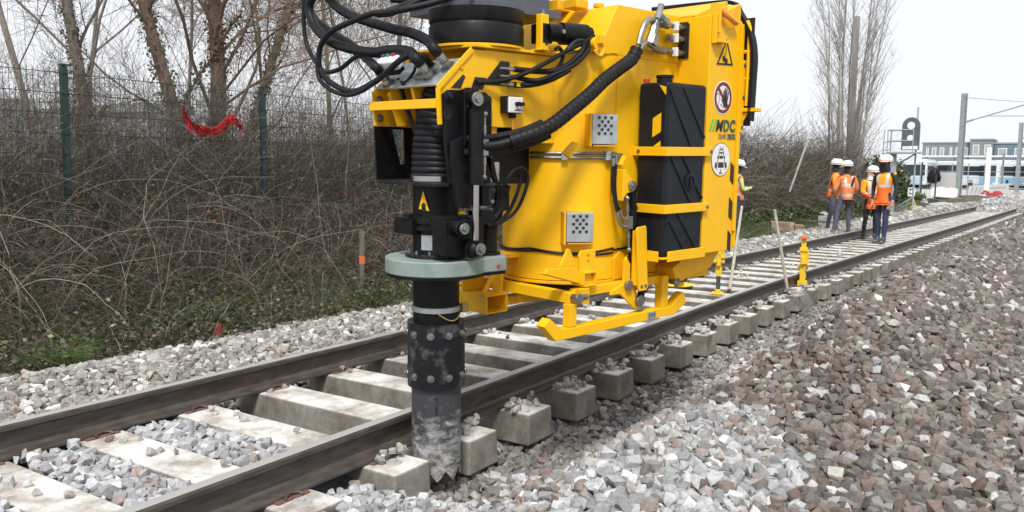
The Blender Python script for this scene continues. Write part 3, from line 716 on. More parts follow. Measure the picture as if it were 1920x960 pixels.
m = 1900; k = rng.integers(0, nb, m); j = rng.integers(1, 6, m); b2 = P1[k, j]; d2 = np.concatenate([rng.normal(0, .6, (m, 2)), np.ones((m, 1))], 1)
P2, R2_ = twigs(b2, rng.uniform(.3, 1.1, m), 1, rng.uniform(0, .3, m), np.full(m, .006), 4, .12, dirs=d2); T.add(P2, R2_, np.array([[.30, .27, .24]])*rng.uniform(.7, 1.3, (m, 1)))
T.build('crown', 'twig', pr)
mb = MB(); mb.box((36.4, 4.35, 4.25), (.24, .24, 8.5)); o = mb.build('timber_pole', mat('grey_purple_wood', (.24, .225, .22), .85, col2=(.33, .31, .30), scale=8, stretch=(1, 1, .1)), None, bevel=.01)
tag(o, 'bare grey wooden pole rising out of the poplar stems', 'pole')
# evergreen shrub by the signal
def shrub(name, label, c, rad, n, ca, cb, size, cat='bush', stems=40, group=None):
    root = thing(name, label, cat, (c[0], c[1], c[2]), 0, group)
    T = Tw(); a = np.zeros((stems, 3)); a[:, :2] = rng.normal(0, .15, (stems, 2))*rad[0]; dd = rng.normal(size=(stems, 3)); dd[:, 2] = np.abs(dd[:, 2])+.8
    P, R = twigs(a, rng.uniform(.5, 1.1, stems)*rad[2]*1.7, .5, rng.uniform(.2, 1, stems), np.full(stems, .02), 6, .1, dirs=dd); T.add(P, R, np.full((stems, 3), .09)); T.build('stem', 'twig', root)
    L = Tw(); k = 60; cc = rng.normal(size=(k, 3)); cc = unit(cc)*rng.uniform(.35, .95, (k, 1))*np.array(rad); cc[:, 2] = np.abs(cc[:, 2])*1.0+rad[2]*.35
    i = rng.integers(0, k, n); C = cc[i]+rng.normal(0, .13, (n, 3))*np.array(rad); A = unit(rng.normal(size=(n, 3))); B = unit(np.cross(A, rng.normal(size=(n, 3)))); s = size*rng.uniform(.6, 1.4, (n, 1)); t = rng.random((n, 1))
    L.quads(C, A*s, B*s*.6, np.array(ca)*t+np.array(cb)*(1-t)); L.build('crown', 'leaf', root); return root
shrub('evergreen_bush', 'dark evergreen bush between the poplar and the signal platform', (37.5, 3.2, -.1), (1.7, 1.3, 1.75), 12000, (.05, .075, .025), (.10, .12, .05), .09)
shrub('evergreen_bush', 'low green bush behind the survey tripod, right of the signal mast', (40, 3.4, -.1), (2.4, 1.6, .75), 9000, (.07, .10, .04), (.14, .16, .08), .08)
shrub('evergreen_bush', 'sparse olive bush on top of the hedge beside the yellow machine', (17.5, 4.6, 1.7), (1.1, .6, .45), 1800, (.13, .13, .07), (.2, .18, .11), .03)
# grey building glimpsed through the trees
def house(name, label, x0, x1, y0, y1, h, wallm, floors, nwin, face='x', roof=.3, cat='building', group=None):
    root = thing(name, label, cat, ((x0+x1)/2, (y0+y1)/2, 0), 0, group); cx, cy = (x0+x1)/2, (y0+y1)/2
    mb = MB(); mb.bb((x0-cx, y0-cy, -.5), (x1-cx, y1-cy, h)); mb.build('wall', wallm, root)
    mb = MB(); mb.bb((x0-cx-.15, y0-cy-.15, h), (x1-cx+.15, y1-cy+.15, h+roof)); mb.build('roof', 'grey_metal', root)
    for fl in range(floors):
        z0 = h/floors*(fl+.32); z1 = h/floors*(fl+.78)
        for k in range(nwin):
            if face == 'x':
                a = y0-cy+(y1-y0)*(k+.2)/nwin; b = y0-cy+(y1-y0)*(k+.2+(.55 if (k*7+fl) % 3 else .3))/nwin
                mb = MB(); mb.bb((x0-cx-.06, a, z0), (x0-cx+.02, b, z1)); wn = mb.build('window', 'white', root)
                mb = MB(); mb.bb((x0-cx-.075, a+.12, z0+.12), (x0-cx-.05, b-.12, z1-.12)); mb.build('pane', 'pane_far', wn)
            else:
                a = x0-cx+(x1-x0)*(k+.2)/nwin; b = x0-cx+(x1-x0)*(k+.75)/nwin
                mb = MB(); mb.bb((a, y0-cy-.06, z0), (b, y0-cy+.02, z1)); wn = mb.build('window', 'white', root)
                mb = MB(); mb.bb((a+.12, y0-cy-.075, z0+.12), (b-.12, y0-cy-.05, z1-.12)); mb.build('pane', 'pane_far', wn)
    return root
MT['pane_far'] = mat('far_window_pane', (.30, .35, .38), .2)
MT['wall_blue'] = mat('pale_blue_cladding', (.44, .49, .55), .6, col2=(.36, .42, .49), scale=.5)
MT['wall_pale'] = mat('pale_grey_render', (.45, .46, .46), .8)
MT['wall_olive'] = mat('grey_green_cladding', (.20, .235, .235), .7, col2=(.165, .195, .195), scale=.3)
MT['wall_slate'] = mat('slate_blue_cladding', (.13, .17, .215), .7)
house('shed', 'pale blue clad building glimpsed through the trees behind the red netting', 13.0, 14.6, 22, 30, 3.3, 'wall_blue', 1, 3, 'y')
house('shed', 'pale blue clad building glimpsed through the mesh at the left edge', 6.0, 9.0, 22, 30, 3.1, 'wall_blue', 1, 3, 'y')
house('house', 'long pale grey building glimpsed low through the twigs left of the yellow bracket', 24, 40, 24, 32, 2.5, 'wall_pale', 1, 7, 'y')
# long pale bramble canes arching over the bank
T = Tw(); n = 230; x = rng.uniform(-1.6, 9.3, n); v = rng.uniform(3.0, 4.7, n); y = v+yc(x)
b = np.stack([x, y, gz(x, y)], 1); P, Rr = twigs(b, rng.uniform(.8, 2.3, n), .3, rng.uniform(.2, 2.0, n), rng.uniform(.002, .0048, n), 12, .15)
T.add(P, Rr, np.array([[.34, .30, .25]])*rng.uniform(.5, 1.1, (n, 1)), 4)
o = T.build('pale_canes', 'twig'); tag(o, 'long pale dead bramble canes arching out of the thicket by the green fence', 'brambles', kind='stuff')
# ---------------------------------------------------------------- far right: yard, signal, masts, buses, offices
MT['ink_grey'] = mat('grey_ink', (.3,.3,.3), .6); MT['orange_sack'] = mat('faded_orange_sack', (.7,.36,.2), .7, col2=(.78,.76,.72), scale=1.2, contrast=(.48,.52))
mb = MB(); mb.bb((44, -60, -.3), (160, 60, -.02)); o = mb.build('depot_yard', 'far_ground'); tag(o, kind='structure')
# signal with its ladder and platform
sg = thing('railway_signal', 'grey railway signal seen from behind, with ladder, railed platform and two white discs', 'signal', (28.6, 1.33, -.15))
MT['disc_white'] = mat('white_disc', (.8, .82, .82), .4)
MT['sig'] = mat('signal_grey_green', (.10, .125, .13), .6, col2=(.08, .10, .105), scale=5)
MT['sig_light'] = mat('pale_galvanised', (.36, .41, .42), .5, .2)
mb = MB(); mb.box((0, 0, 1.2), (.22, .22, 2.4)); mb.box((0, 0, .06), (.4, .4, .12)); mb.build('mast', 'sig_light', sg, bevel=.01)
mb = MB(); mb.box((0, -.36, 2.40), (.7, 1.05, .06)); mb.box((0, .16, 2.33), (.08, .05, .2)); mb.bar((0, 0, 1.9), (0, -.7, 2.36), .05, .05); mb.build('platform', 'sig_light', sg)
mb = MB()
for y in (.16, -.66):
    for x in (-.33, .33): mb.cyl((x, y, 2.4), (x, y, 3.2), .018, n=8)
for z in (2.82, 3.2):
    for x in (-.33, .33): mb.cyl((x, .16, z), (x, -.66, z), .018, n=8)
    mb.cyl((-.33, .16, z), (.33, .16, z), .018, n=8)
mb.build('handrail', 'sig_light', sg)
mb = MB()
for y in (.10, .34): mb.cyl((-.2, y+.02, .0), (-.1, y-.03, 3.2), .018, n=8)
for k in range(10): mb.cyl((-.2+.01*k*.9, .12, .25+.28*k), (-.2+.01*k*.9, .34, .25+.28*k), .012, n=6)
mb.build('ladder', 'sig_light', sg)
# head: arched solid plate, two round white discs and a lamp box on it
arch = [(.29, 0), (.29, .85)]+[(.29*math.cos(a), .85+.30*math.sin(a)) for a in np.linspace(0, math.pi, 14)[1:-1]]+[(-.29, .85), (-.29, 0)]
mb = MB(); mb.plate(arch, 0, -.04, .04); hd = mb.build('signal_head', 'sig', sg); hd.location = (.1, -.52, 2.50)
for zc, r in ((.86, .125), (.42, .11)):
    mb = MB(); mb.cyl((-.06, 0, zc), (-.04, 0, zc), r, n=24); mb.build('round_disc', 'disc_white', hd)
mb = MB(); mb.box((0, 0, .08), (.14, .5, .12)); mb.build('lamp_box', 'white', hd, bevel=.01)
mb = MB(); mb.cyl((.16, -.70, 0), (.16, -.70, 4.0), .03, n=8); mb.build('aerial_pole', 'sig_light', sg)
# overhead line masts
def mast(x, y, h, lab, arms=True, wdt=.30, n='catenary_mast'):
    r = thing(n, lab, 'mast', (x, y, -.15))
    mb = MB()
    mb.box((0, wdt/2, h/2), (.24, .02, h)); mb.box((0, -wdt/2, h/2), (.24, .02, h)); mb.box((0, 0, h/2), (.016, wdt-.02, h)); mb.build('post', 'grey_metal', r)
    mb = MB(); mb.box((0, 0, .1), (.6, .6, .5)); mb.build('foundation', 'concrete', r)
    if arms:
        mb = MB(); mb.cyl((0, -.15, 4.65), (0, -3.2, 5.6), .035, n=8); mb.cyl((0, -.15, 6.0), (0, -3.6, 5.58), .02, n=8); mb.cyl((0, -1.2, 4.95), (0, -3.6, 4.9), .025, n=8); mb.cyl((0, -.15, 4.65), (0, -.5, 4.76), .06, n=8)
        mb.build('cantilever', 'grey_metal', r)
    return r
mast(50, 1.08, 6.25, 'tall grey overhead line mast with slanting arms, right of the signal')
mast(75, -.9, 5.9, 'grey overhead line mast cut by the right edge of the picture')
mast(92, 1.0, 3.9, 'short thin grey post in front of the buses', False, .16, 'line_post'); 
mb = MB(); mb.box((50, -.32, 1.5), (.25, .25, 3.1)); o = mb.build('white_post', 'white', None, bevel=.02); tag(o, 'plain thick white post standing between the two overhead line masts', 'post')
# mesh panels and posts of the depot
fg = thing('depot_fence', 'thin grey depot fence and gate posts in front of the parked buses', 'fence', (62, 0, 0))
mb = MB()
ys = [4.6, 3.7, 2.6, 1.6, .6, -.4, -1.4, -2.4, -3.4]
for y in ys: mb.cyl((0, y, -.1), (0, y, 2.3), .035, n=6)
mb.build('fence_post', 'grey_metal', fg)
mb = MB()
for z in (1.35, 1.75): mb.cyl((0, 4.6, z), (0, -3.4, z), .02, n=5)
for y in np.arange(-3.4, 4.6, .16): mb.cyl((0, y, 0), (0, y, 1.35), .008, n=4)
mb.build('mesh_panel', 'grey_metal', fg)
for i, (y, h, lab) in enumerate([(1.68, 2.2, 'thin dark green pole left of the black jacket'), (.95, 1.5, 'short dark green pole right of the black jacket')]):
    mb = MB(); mb.cyl((48, y+1.1, -.1), (48, y+1.1, h), .04, n=8); tag(mb.build('garden_pole', 'fence_green'), lab, 'pole')
mb = MB(); mb.box((50, 2.35, .45), (.2, .26, 1.2)); o = mb.build('marker_post', 'white', None, bevel=.02); tag(o, 'short white marker post under the hanging black jacket', 'post')
mb = MB(); mb.tube([(49.85, 2.35, 1.0), (49.85, 2.36, 1.2), (49.85, 2.34, 1.45), (49.85, 2.35, 1.72), (49.85, 2.35, 1.9)], [.16, .24, .26, .20, .08], 10); mb.tube([(49.85, 2.5, 1.75), (49.85, 2.66, 1.3), (49.85, 2.62, 1.05)], [.09, .08, .06], 8); mb.tube([(49.85, 2.2, 1.75), (49.85, 2.06, 1.3), (49.85, 2.1, 1.1)], [.09, .08, .06], 8)
o = mb.build('hung_jacket', 'rubber'); tag(o, 'black jacket hung over a short white post', 'jacket')
mb = MB(); mb.box((52.5, 2.0, .9), (.1, 1.15, 1.5)); o = mb.build('white_board', 'wall_pale', None, bevel=.02); tag(o, 'pale upright board behind the black jacket', 'board')
mb = MB(); mb.box((49.5, 1.85, .15), (.6, .55, .8)); o = mb.build('grey_bin', 'dark_grey', None, bevel=.03); tag(o, 'dark grey bin beside the white marker post', 'bin')
# white sacks, boxes
def sack(c, s, lab, m='white'):
    mb = MB(); bmesh.ops.create_icosphere(mb.bm, subdivisions=3, radius=.5)
    for v in mb.bm.verts:
        q = v.co; nn = mnoise.noise(q*3+Vector(c))*.10
        for a in range(3): q[a] = math.copysign(min(abs(q[a])*1.35, .46+.04*abs(q[a])), q[a])
        v.co = Vector((q[0]*s[0], q[1]*s[1], q[2]*s[2]))*(1+nn)+Vector(c)
    o = mb.build('big_sack', m, None, smooth=60); return tag(o, lab, 'sack', 'white sacks beside the far mast')
sack((49, .95+.65, .32), (1, 1.2, .9), 'white sack left of the tall mast foot'); sack((51.5, 1.9, .42), (1, 1.0, .8), 'white sack with an orange top behind the others', 'orange_sack') if 'orange_sack' in MT else sack((51.5, 1.9, .42), (1, 1.0, .8), 'rear white sack left of the tall mast')
# concrete barrier with banner
br = thing('concrete_barrier', 'long white concrete barrier with a printed strip, right of the tall mast', 'barrier', (58, .2, 0))
mb = MB(); mb.plate([(-1.25, .30), (1.0, .30), (1.0, .80), (-1.25, 1.0)], 0, -.15, .15); mb.build('barrier_block', 'wall_pale', br, bevel=.02)
mb = MB()
for k in range(3): mb.plate([(.85-.22*k, .38), (.78-.22*k, .38), (.68-.22*k, .74), (.75-.22*k, .74)], 0, -.16, -.153)
for k in range(7): mb.box((-.157, -.02-.17*k, .66+.015*k), (.006, .11, .12))
mb.build('printing', 'ink_grey' if 'ink_grey' in MT else 'grey_metal', br)
# red and white machine heap
MT['dull_red'] = mat('dull_red_paint', (.42, .04, .05), .7)
rc = thing('red_compactor', 'small red and white machine standing beyond the gravel pile', 'machine', (50, -.75, 0))
mb = MB(); mb.box((0, 0, .35), (.9, .75, .35)); mb.tube([(-.2, .3, .55), (-.3, .5, .62), (-.3, .65, .45)], .07, 8); mb.ball((0, -.1, .55), .22, 12, (1, 1, .5)); mb.build('body', 'dull_red', rc, bevel=.04)
mb = MB(); mb.box((0, 0, .08), (1.0, .95, .14)); mb.ball((-.3, .5, .22), .2); mb.ball((-.3, -.45, .25), .18); mb.build('base_plate', 'white', rc, bevel=.03)
# second track crossing beyond the pile
def cross(y0, y1, x0, x1, lab):
    mb = MB(); mb.bar((x0, y0, .09), (x1, y1, .09), .16, .07); tag(mb.build('rail', 'rail'), lab, 'rail', 'running rails')
cross(-1.2, -5.2, 40.5, 46.5, 'far rail crossing behind the gravel pile toward the right edge, nearer one')
cross(-.9, -6.0, 43.5, 51.5, 'far rail crossing behind the gravel pile toward the right edge, farther one')
# slabs, planks, troughs left of the far track
MT['old_wood'] = MT['wood']
for i, (c, s, rz, m, lab) in enumerate([((32.5, .95, .02), (3.2, .5, .28), .1, 'concrete', 'long grey concrete trough lying right of the survey tripod'),
        ((39.5, .75, .02), (3.5, .7, .18), -.1, 'wall_pale', 'pale slab lying behind the long trough'),
        ((44, .9, .1), (2.5, 1.6, .35), .3, 'wood', 'heap of grey planks left of the tall mast'),
        ((46.5, .1, .1), (2.5, .5, .5), -.4, 'wood', 'slanting grey planks in front of the tall mast foot'),
        ((20.9, 1.75, .12), (.8, .45, .38), .1, 'concrete', 'grey stone trough end behind the leftmost worker of the group')]):
    mb = MB(); mb.box((0, 0, 0), s); mb.box((.05, 0, s[2]*.5+.03), (s[0]*.9, s[1]*.6, .05)); mb.box((-.1, s[1]*.3, s[2]*.5+.07), (s[0]*.8, s[1]*.25, .05))
    o = mb.build('slab', m, None, bevel=.015); o.location = c; o.rotation_euler = (0, 0, rz); tag(o, lab, 'slab')
mb = MB(); mb.box((0, 0, 0), (.18, 1.5, .05)); o = mb.build('plank', 'wood', None, bevel=.006); o.location = (20.3, 2.15, .16); o.rotation_euler = (0, .05, -.35); tag(o, 'long pale plank lying at the foot of the hedge behind the yellow jack', 'plank')
MT['brick'] = mat('rough_brown_brick', (.24, .14, .10), .9, col2=(.36, .31, .27), scale=4, contrast=(.45, .55), bump=.5, bscale=12)
mb = MB(); mb.box((0, 0, 0), (.30, .55, .30)); mb.box((0, -.40, -.02), (.28, .22, .26)); mb.box((-.155, -.05, -.03), (.03, .10, .12)); o = mb.build('rubble_block', 'brick', None, bevel=.03); o.location = (17.0, 1.98, .14); o.rotation_euler = (.05, 0, .4); tag(o, 'broken brown and grey masonry block on the ballast at the foot of the hedge', 'block')
mb = MB(); mb.box((0, 0, .1), (.5, .6, .2)); o = mb.build('red_crate', 'red', None, bevel=.03); o.location = (29.6, .95, -.12); tag(o, 'low red crate beside the foot of the signal mast', 'crate')
for i, (y, z, rz) in enumerate([(1.35, .1, .5), (1.25, .2, -.3), (1.2, .3, .9)]):
    mb = MB(); mb.bar((29.9, y+.3, z-.15), (30.4, y-.35, z+.15+.1*i), .07, .04); tag(mb.build('green_slat', mat('dull_green_slat', (.16, .24, .21), .6)), 'dull green slat leaning by the foot of the signal, ' + ['lowest', 'middle', 'topmost'][i], 'slat', 'green slats by the signal')
# leaning pole on the hedge
mb = MB(); mb.cyl((19, 2.36, 1.0), (19, 1.93, 2.42), .028, n=8); o = mb.build('leaning_stick', 'wall_pale'); tag(o, 'long pale stick leaning against the hedge left of the poplar', 'stick')
# survey tripod
tr = thing('survey_tripod', 'yellow survey tripod carrying a white instrument beside the track', 'tripod', (30.5, .92, 0))
mb = MB()
for a in (0.3, 2.4, 4.5): mb.bar((math.cos(a)*.36, math.sin(a)*.36, -.1), (math.cos(a)*.06, math.sin(a)*.06, .62), .05, .03)
MT['tripod_yellow'] = mat('tripod_yellow', (.62, .50, .06), .5); mb.build('tripod_leg', 'tripod_yellow', tr)
mb = MB(); mb.cyl((0, 0, .60), (0, 0, .65), .09); mb.build('tripod_head', 'red', tr)
mb = MB(); mb.box((0, 0, .72), (.16, .2, .1)); mb.box((0, .10, .84), (.14, .045, .28)); mb.box((0, -.10, .84), (.14, .045, .28)); mb.cyl((-.12, 0, .85), (.12, 0, .85), .055); mb.box((0, 0, .99), (.1, .18, .04)); mb.build('instrument', 'white', tr, bevel=.01)
# buses
def bus(name, lab, x, y, w_, l, mcol, rz):
    r = thing(name, lab, 'bus', (x, y, .15), rz, 'buses parked in the depot')
    mb = MB(); mb.box((l/2, 0, 1.55), (l, w_, 2.6)); mb.build('body', 'bus_white', r, bevel=.15)
    mb = MB(); mb.box((-.01, 0, 1.85), (.06, w_-.3, 1.15)); mb.build('windscreen', 'glass_dark', r, bevel=.02)
    mb = MB(); mb.box((-.012, 0, .75), (.06, w_-.35, .75)); mb.build('front_panel', mcol, r, bevel=.02)
    mb = MB(); mb.box((l/2+.2, -w_/2-.01, 1.85), (l-1.0, .05, .95)); mb.box((l/2+.2, w_/2+.01, 1.85), (l-1.0, .05, .95)); mb.build('side_windows', 'glass_dark', r)
    mb = MB(); mb.box((l/2, -w_/2-.01, .85), (l-.6, .04, .6)); mb.build('side_panel', mcol, r)
    for k in range(2):
        mb = MB(); mb.cyl((2.4+(l-5)*k, -w_/2-.03, .45), (2.4+(l-5)*k, w_/2+.03, .45), .48); mb.build('wheel', 'rubber', r)
    for s in (-1, 1):
        mb = MB(); mb.box((-.03, s*(w_/2-.28), .5), (.06, .3, .16)); mb.build('headlight', 'white', r)
    mb = MB(); mb.box((l*.55, 0, 2.95), (l*.5, w_*.6, .25)); mb.build('roof_unit', 'bus_white', r, bevel=.05)
MT['bus_white'] = mat('white_bus_paint', (.62, .65, .68), .35, coat=.3)
MT['bus_blue'] = mat('pale_blue_bus_paint', (.36, .50, .60), .35, coat=.3); MT['bus_blue2'] = mat('bright_blue_bus_paint', (.20, .42, .58), .35, coat=.3)
bus('bus', 'white bus with a pale blue front, nearest the signal and leftmost of the row', 95, 9.4, 2.5, 12, 'bus_blue', -.03)
bus('bus', 'white bus with dark side windows, just left of the tall mast', 97, 6.4, 2.5, 12, 'bus_white', -.42)
bus('bus', 'bus with a bright blue front, just right of the tall mast', 100, 3.0, 2.5, 12, 'bus_blue2', -.35)
bus('bus', 'bus with a blue front, right of the plain white post', 103, .2, 2.5, 12, 'bus_blue2', -.5)
bus('bus', 'rightmost bus of the row, beside the right edge', 106, -3.2, 2.5, 12, 'bus_blue', -.5)
# depot canopy line
cn = thing('depot_canopy', 'long thin white canopy over the buses', 'canopy', (110, 1, 0))
mb = MB(); mb.box((0, 0, 3.75), (3, 19, .16)); mb.build('roof', 'white', cn)
for y in (-9, -4, 1, 6, 9): 
    mb = MB(); mb.cyl((0, y, 0), (0, y, 3.7), .08, n=8); mb.build('post', 'grey_metal', cn)
house('office_block', 'long two storey grey green office block behind the buses', 200, 212, 12.6, 21.8, 8.4, 'wall_olive', 2, 6)
house('office_block', 'taller dark grey green block in the middle of the office row', 199, 211, 8.2, 12.5, 9.0, 'wall_olive', 2, 2)
house('office_block', 'slate blue office block at the right of the office row', 200, 212, -16, 8.1, 8.2, 'wall_slate', 2, 8)
for i, (x, y, h, r, lb) in enumerate([(150, 34, 6, 5, 'far hazy tree left of the office block'), (170, -8, 7, 6, 'far hazy tree at the right edge beyond the masts')]):
    shrub('distant_tree', lb, (x, y, 0), (r, r, h*.6), 5000, (.09, .10, .08), (.14, .15, .12), .3, 'tree', 30)
# ---------------------------------------------------------------- the hanging suction machine (local metres: x along its side, y left, z up)
mc = bpy.data.objects.new('suction_machine', None); COL.objects.link(mc)
tag(mc, 'big yellow suction machine with a black toothed tube, hanging over the railway track', 'suction machine')
u_ = Vector((0.97321565, -0.22905536, 0.01961966)); v_ = Vector((0.22865555, 0.97328783, 0.02067481)); n_ = Vector((-0.02383125, -0.0156349, 0.99959373))
mm = Matrix.Identity(4); OO = Vector((0.576309, -1.20715599, 1.61942372))
for i in range(3): mm[i][0] = u_[i]; mm[i][1] = v_[i]; mm[i][2] = n_[i]; mm[i][3] = OO[i]
mc.matrix_world = mm
R = .369
YF = -.584
def bolt(c, ax, r=.014, h=.012, m='steel', par=mc, name='bolt', washer=True):
    mb = MB(); c = Vector(c); ax = Vector(ax).normalized()
    if washer: mb.cyl(c, c+ax*h*.35, r*1.7, n=18)
    mb.cyl(c, c+ax*h, r, n=6); mb.cyl(c+ax*h, c+ax*h*1.25, r*.55, n=10)
    return mb.build(name, m, par)
# hopper
mb = MB()
arc = [(R*math.cos(a), R*math.sin(a)) for a in np.linspace(1.5*math.pi, .5*math.pi, 33)]
out = [(.566, -R)]+arc+[(.566, R)]
mb.plate(out, 2, -.735, .50)
hop = mb.build('hopper', 'yellow', mc, bevel=.004, smooth=25)
mb = MB(); mb.plate([(-.171, .5), (0, .772), (.567, .772), (.567, .5)], 1, -R+.001, R-.001); mb.build('upper_hopper', 'yellow', hop, bevel=.004)
mb = MB(); mb.tube([(x*1.008, y*1.008, .512) for x, y in arc], .004, 5); mb.tube([(.0, -R-.002, .1), (.0, -R-.002, .5)], .003, 5); mb.build('weld_seam', 'yellow2', hop)
# vertical fold where the drum meets the flat side, bottom lip, black cable round the drum
mb = MB(); mb.plate([(x*1.03, y*1.03) for x, y in out], 2, -.755, -.738); mb.build('bottom_lip', 'yellow2', hop, bevel=.003)
mb = MB(); mb.plate([(x*.96, y*.96) for x, y in out], 2, -.79, -.756); mb.build('rubber_seal', 'rubber', hop)
mb = MB(); mb.tube([(x*1.015, y*1.015, -.560-.02*abs(math.sin(i*.23))) for i, (x, y) in enumerate(arc[:1:-1][::-1] if 0 else arc)]+[], .006, 6); mb.tube([(.16, -R-.008, -.565), (.0, -R-.008, -.57)], .006, 6); mb.tube([(x*1.015, y*1.015, -.572-.018*abs(math.sin(i*.17+1))) for i, (x, y) in enumerate(arc)], .006, 6)
mb.build('cable', 'rubber', hop)
# rear compartment with the sign face
mb = MB(); mb.bb((.5665, YF, -.62), (.899, -YF, .76)); rear = mb.build('rear_compartment', 'yellow', mc, bevel=.006)
mb = MB(); mb.plate([(.57, .7605), (.57, .772), (.88, .885), (.897, .885), (.897, .7605)], 1, -.48, .48); mb.plate([(.62, .7602), (.895, .86), (.895, .7602)], 1, -.575, -.481); mb.build('roof', 'yellow2', rear, bevel=.004)
mb = MB(); mb.plate([(.5665, -.621), (.899, -.621), (.80, -.73), (.45, -.79), (.40, -.70)], 1, -.50, .50); mb.build('lower_taper', 'yellow2', rear, bevel=.003)
mb = MB(); mb.bb((.899, YF-.012, -.60), (.912, .57, .74)); mb.bb((.880, YF-.014, -.50), (.899, YF-.001, .74)); mb.build('edge_strip', 'yellow', rear, bevel=.002)
mb = MB(); mb.bb((.895, YF-.022, .10), (.925, YF-.014, .53)); es = mb.build('hinge_strip', 'yellow', rear, bevel=.002)
for z in (.13, .31, .50): bolt((.91, YF-.022, z), (0, -1, 0), .007, .008, par=es)
# hazard blocks on the right edge
for zc, hh in ((-.147, .115), (-.365, .12), (-.565, .12)):
    mb = MB(); mb.plate([(.838, zc-hh/2+.015), (.874, zc-hh/2-.012), (.874, zc+hh/2-.015), (.838, zc+hh/2+.012)], 1, YF-.0032, YF-.0005); mb.build('hazard_marking', 'ink', rear)
# pipe couplings on the step face, recess darkness painted as a black panel
mb = MB(); mb.plate([(-.440, .525), (-.31, .525), (-.31, .735), (-.425, .735), (-.440, .72)], 0, .560, .5660); mb.build('recess_dark_panel', 'ink', rear)
mb = MB()
for z, l in ((.70, .21), (.633, .16), (.555, .25)): mb.cyl((.562, -.405, z), (.562-l, -.405, z+.004), .014, n=12); mb.cyl((.562-l*.2, -.405, z), (.562-l*.32, -.405, z), .021, n=6); mb.cyl((.562-l*.75, -.405, z), (.562-l*.95, -.405, z), .022, n=6)
pc_ = mb.build('pipe_stub', 'steel', rear)
mb = MB()
for z in (.70, .633, .555): mb.box((.46, -.42, z), (.022, .03, .05))
mb.build('pipe_clamp', 'white', pc_, bevel=.002)
mb = MB(); mb.cyl((.27, -.43, .735), (.33, -.43, .70), .032, n=10); mb.cyl((.25, -.43, .70), (.20, -.44, .58), .026, n=8); mb.cyl((.30, -.43, .80), (.27, -.43, .72), .018, n=10); mb.cyl((.22, -.44, .62), (.20, -.44, .57), .034, n=6); mb.cyl((.27, -.43, .71), (.36, -.42, .715), .03, n=6)
mb.cyl((.21, -.44, .565), (.32, -.41, .552), .024, n=8); mb.tube(smooth_path([(.26, -.43, .70), (.17, -.44, .70), (.11, -.45, .64), (.08, -.45, .56)]), .017, 8); mb.tube(smooth_path([(.22, -.44, .56), (.14, -.45, .575), (.09, -.45, .53)]), .014, 8)
mb.build('hose_fitting', 'steel', rear)
# lifting lugs / orange shackles
for c in ((-.198, -.372, .545),):
    mb = MB(); mb.cyl((c[0], -.372, c[2]), (c[0], -.40, c[2]), .034, n=18); mb.tube([(c[0]+.035*math.cos(a), -.41, c[2]-.02+.045*math.sin(a)) for a in np.linspace(-2.8, .4, 14)], .011, 8); mb.box((c[0]+.005, -.41, c[2]+.02), (.03, .03, .045)); mb.build('lifting_eye', 'yellow2', hop, bevel=.003)
mb = MB(); mb.tube(smooth_path([(.63, YF-.02, .79), (.70, YF-.035, .755), (.77, YF-.03, .735), (.80, YF-.02, .735)]), .016, 8); mb.build('shackle', 'orange_cast', rear)
mb = MB(); mb.bb((.60, YF-.035, .66), (.622, YF-.001, .80)); mb.bb((.585, YF-.045, .605), (.69, YF-.002, .622)); mb.bb((.575, YF-.03, .60), (.59, YF-.002, .77)); mb.build('lifting_bracket', 'yellow', rear, bevel=.003)
mb = MB(); mb.box((.66, -.56, .80), (.08, .04, .07)); mb.cyl((.69, -.60, .80), (.69, -.55, .80), .02); mb.build('shackle_mount', 'yellow2', rear, bevel=.004)
# rear hood rim, ladder and step
mb = MB()
rim = smooth_path([(.93, .10, .905), (.93, -.30, .895), (.93, -.49, .880), (.93, -.55, .81), (.93, -.625, .69), (.93, -.655, .56), (.93, -.655, .40), (.93, -.65, .17)], 8)
for a, b in zip(rim, rim[1:]): mb.bar(a, b+(b-a)*.08, .022, .05, up=(1, 0, 0))
mb.build('rubber_rim', 'rubber', rear)
mb = MB(); mb.bb((.940, -.640, .14), (.950, -.56, .78)); mb.build('rear_panel', 'ink', rear)
mb = MB(); mb.tube(smooth_path([(.925, -.60, .76), (.925, -.615, .73), (.925, -.622, .66), (.925, -.622, .26)]), .013, 8)
for z in (.58, .42): mb.cyl((.925, -.58, z), (.925, -.640, z), .012, n=8)
mb.build('ladder', 'yellow', rear)
mb = MB(); mb.box((.935, -.635, .235), (.06, .13, .022)); mb.plate([(-.585, .22), (-.64, .22), (-.588, .14)], 0, .92, .93); mb.build('step', 'yellow', rear, bevel=.003)
# top fittings behind the grey plate
mb = MB(); mb.box((-.02, .05, .80), (.16, .12, .06)); mb.box((-.07, -.12, .79), (.1, .1, .05)); mb.cyl((.03, -.2, .775), (.03, -.2, .80), .03); mb.box((.10, .1, .79), (.2, .1, .03)); mb.build('top_bracket', 'yellow2', hop, bevel=.006)

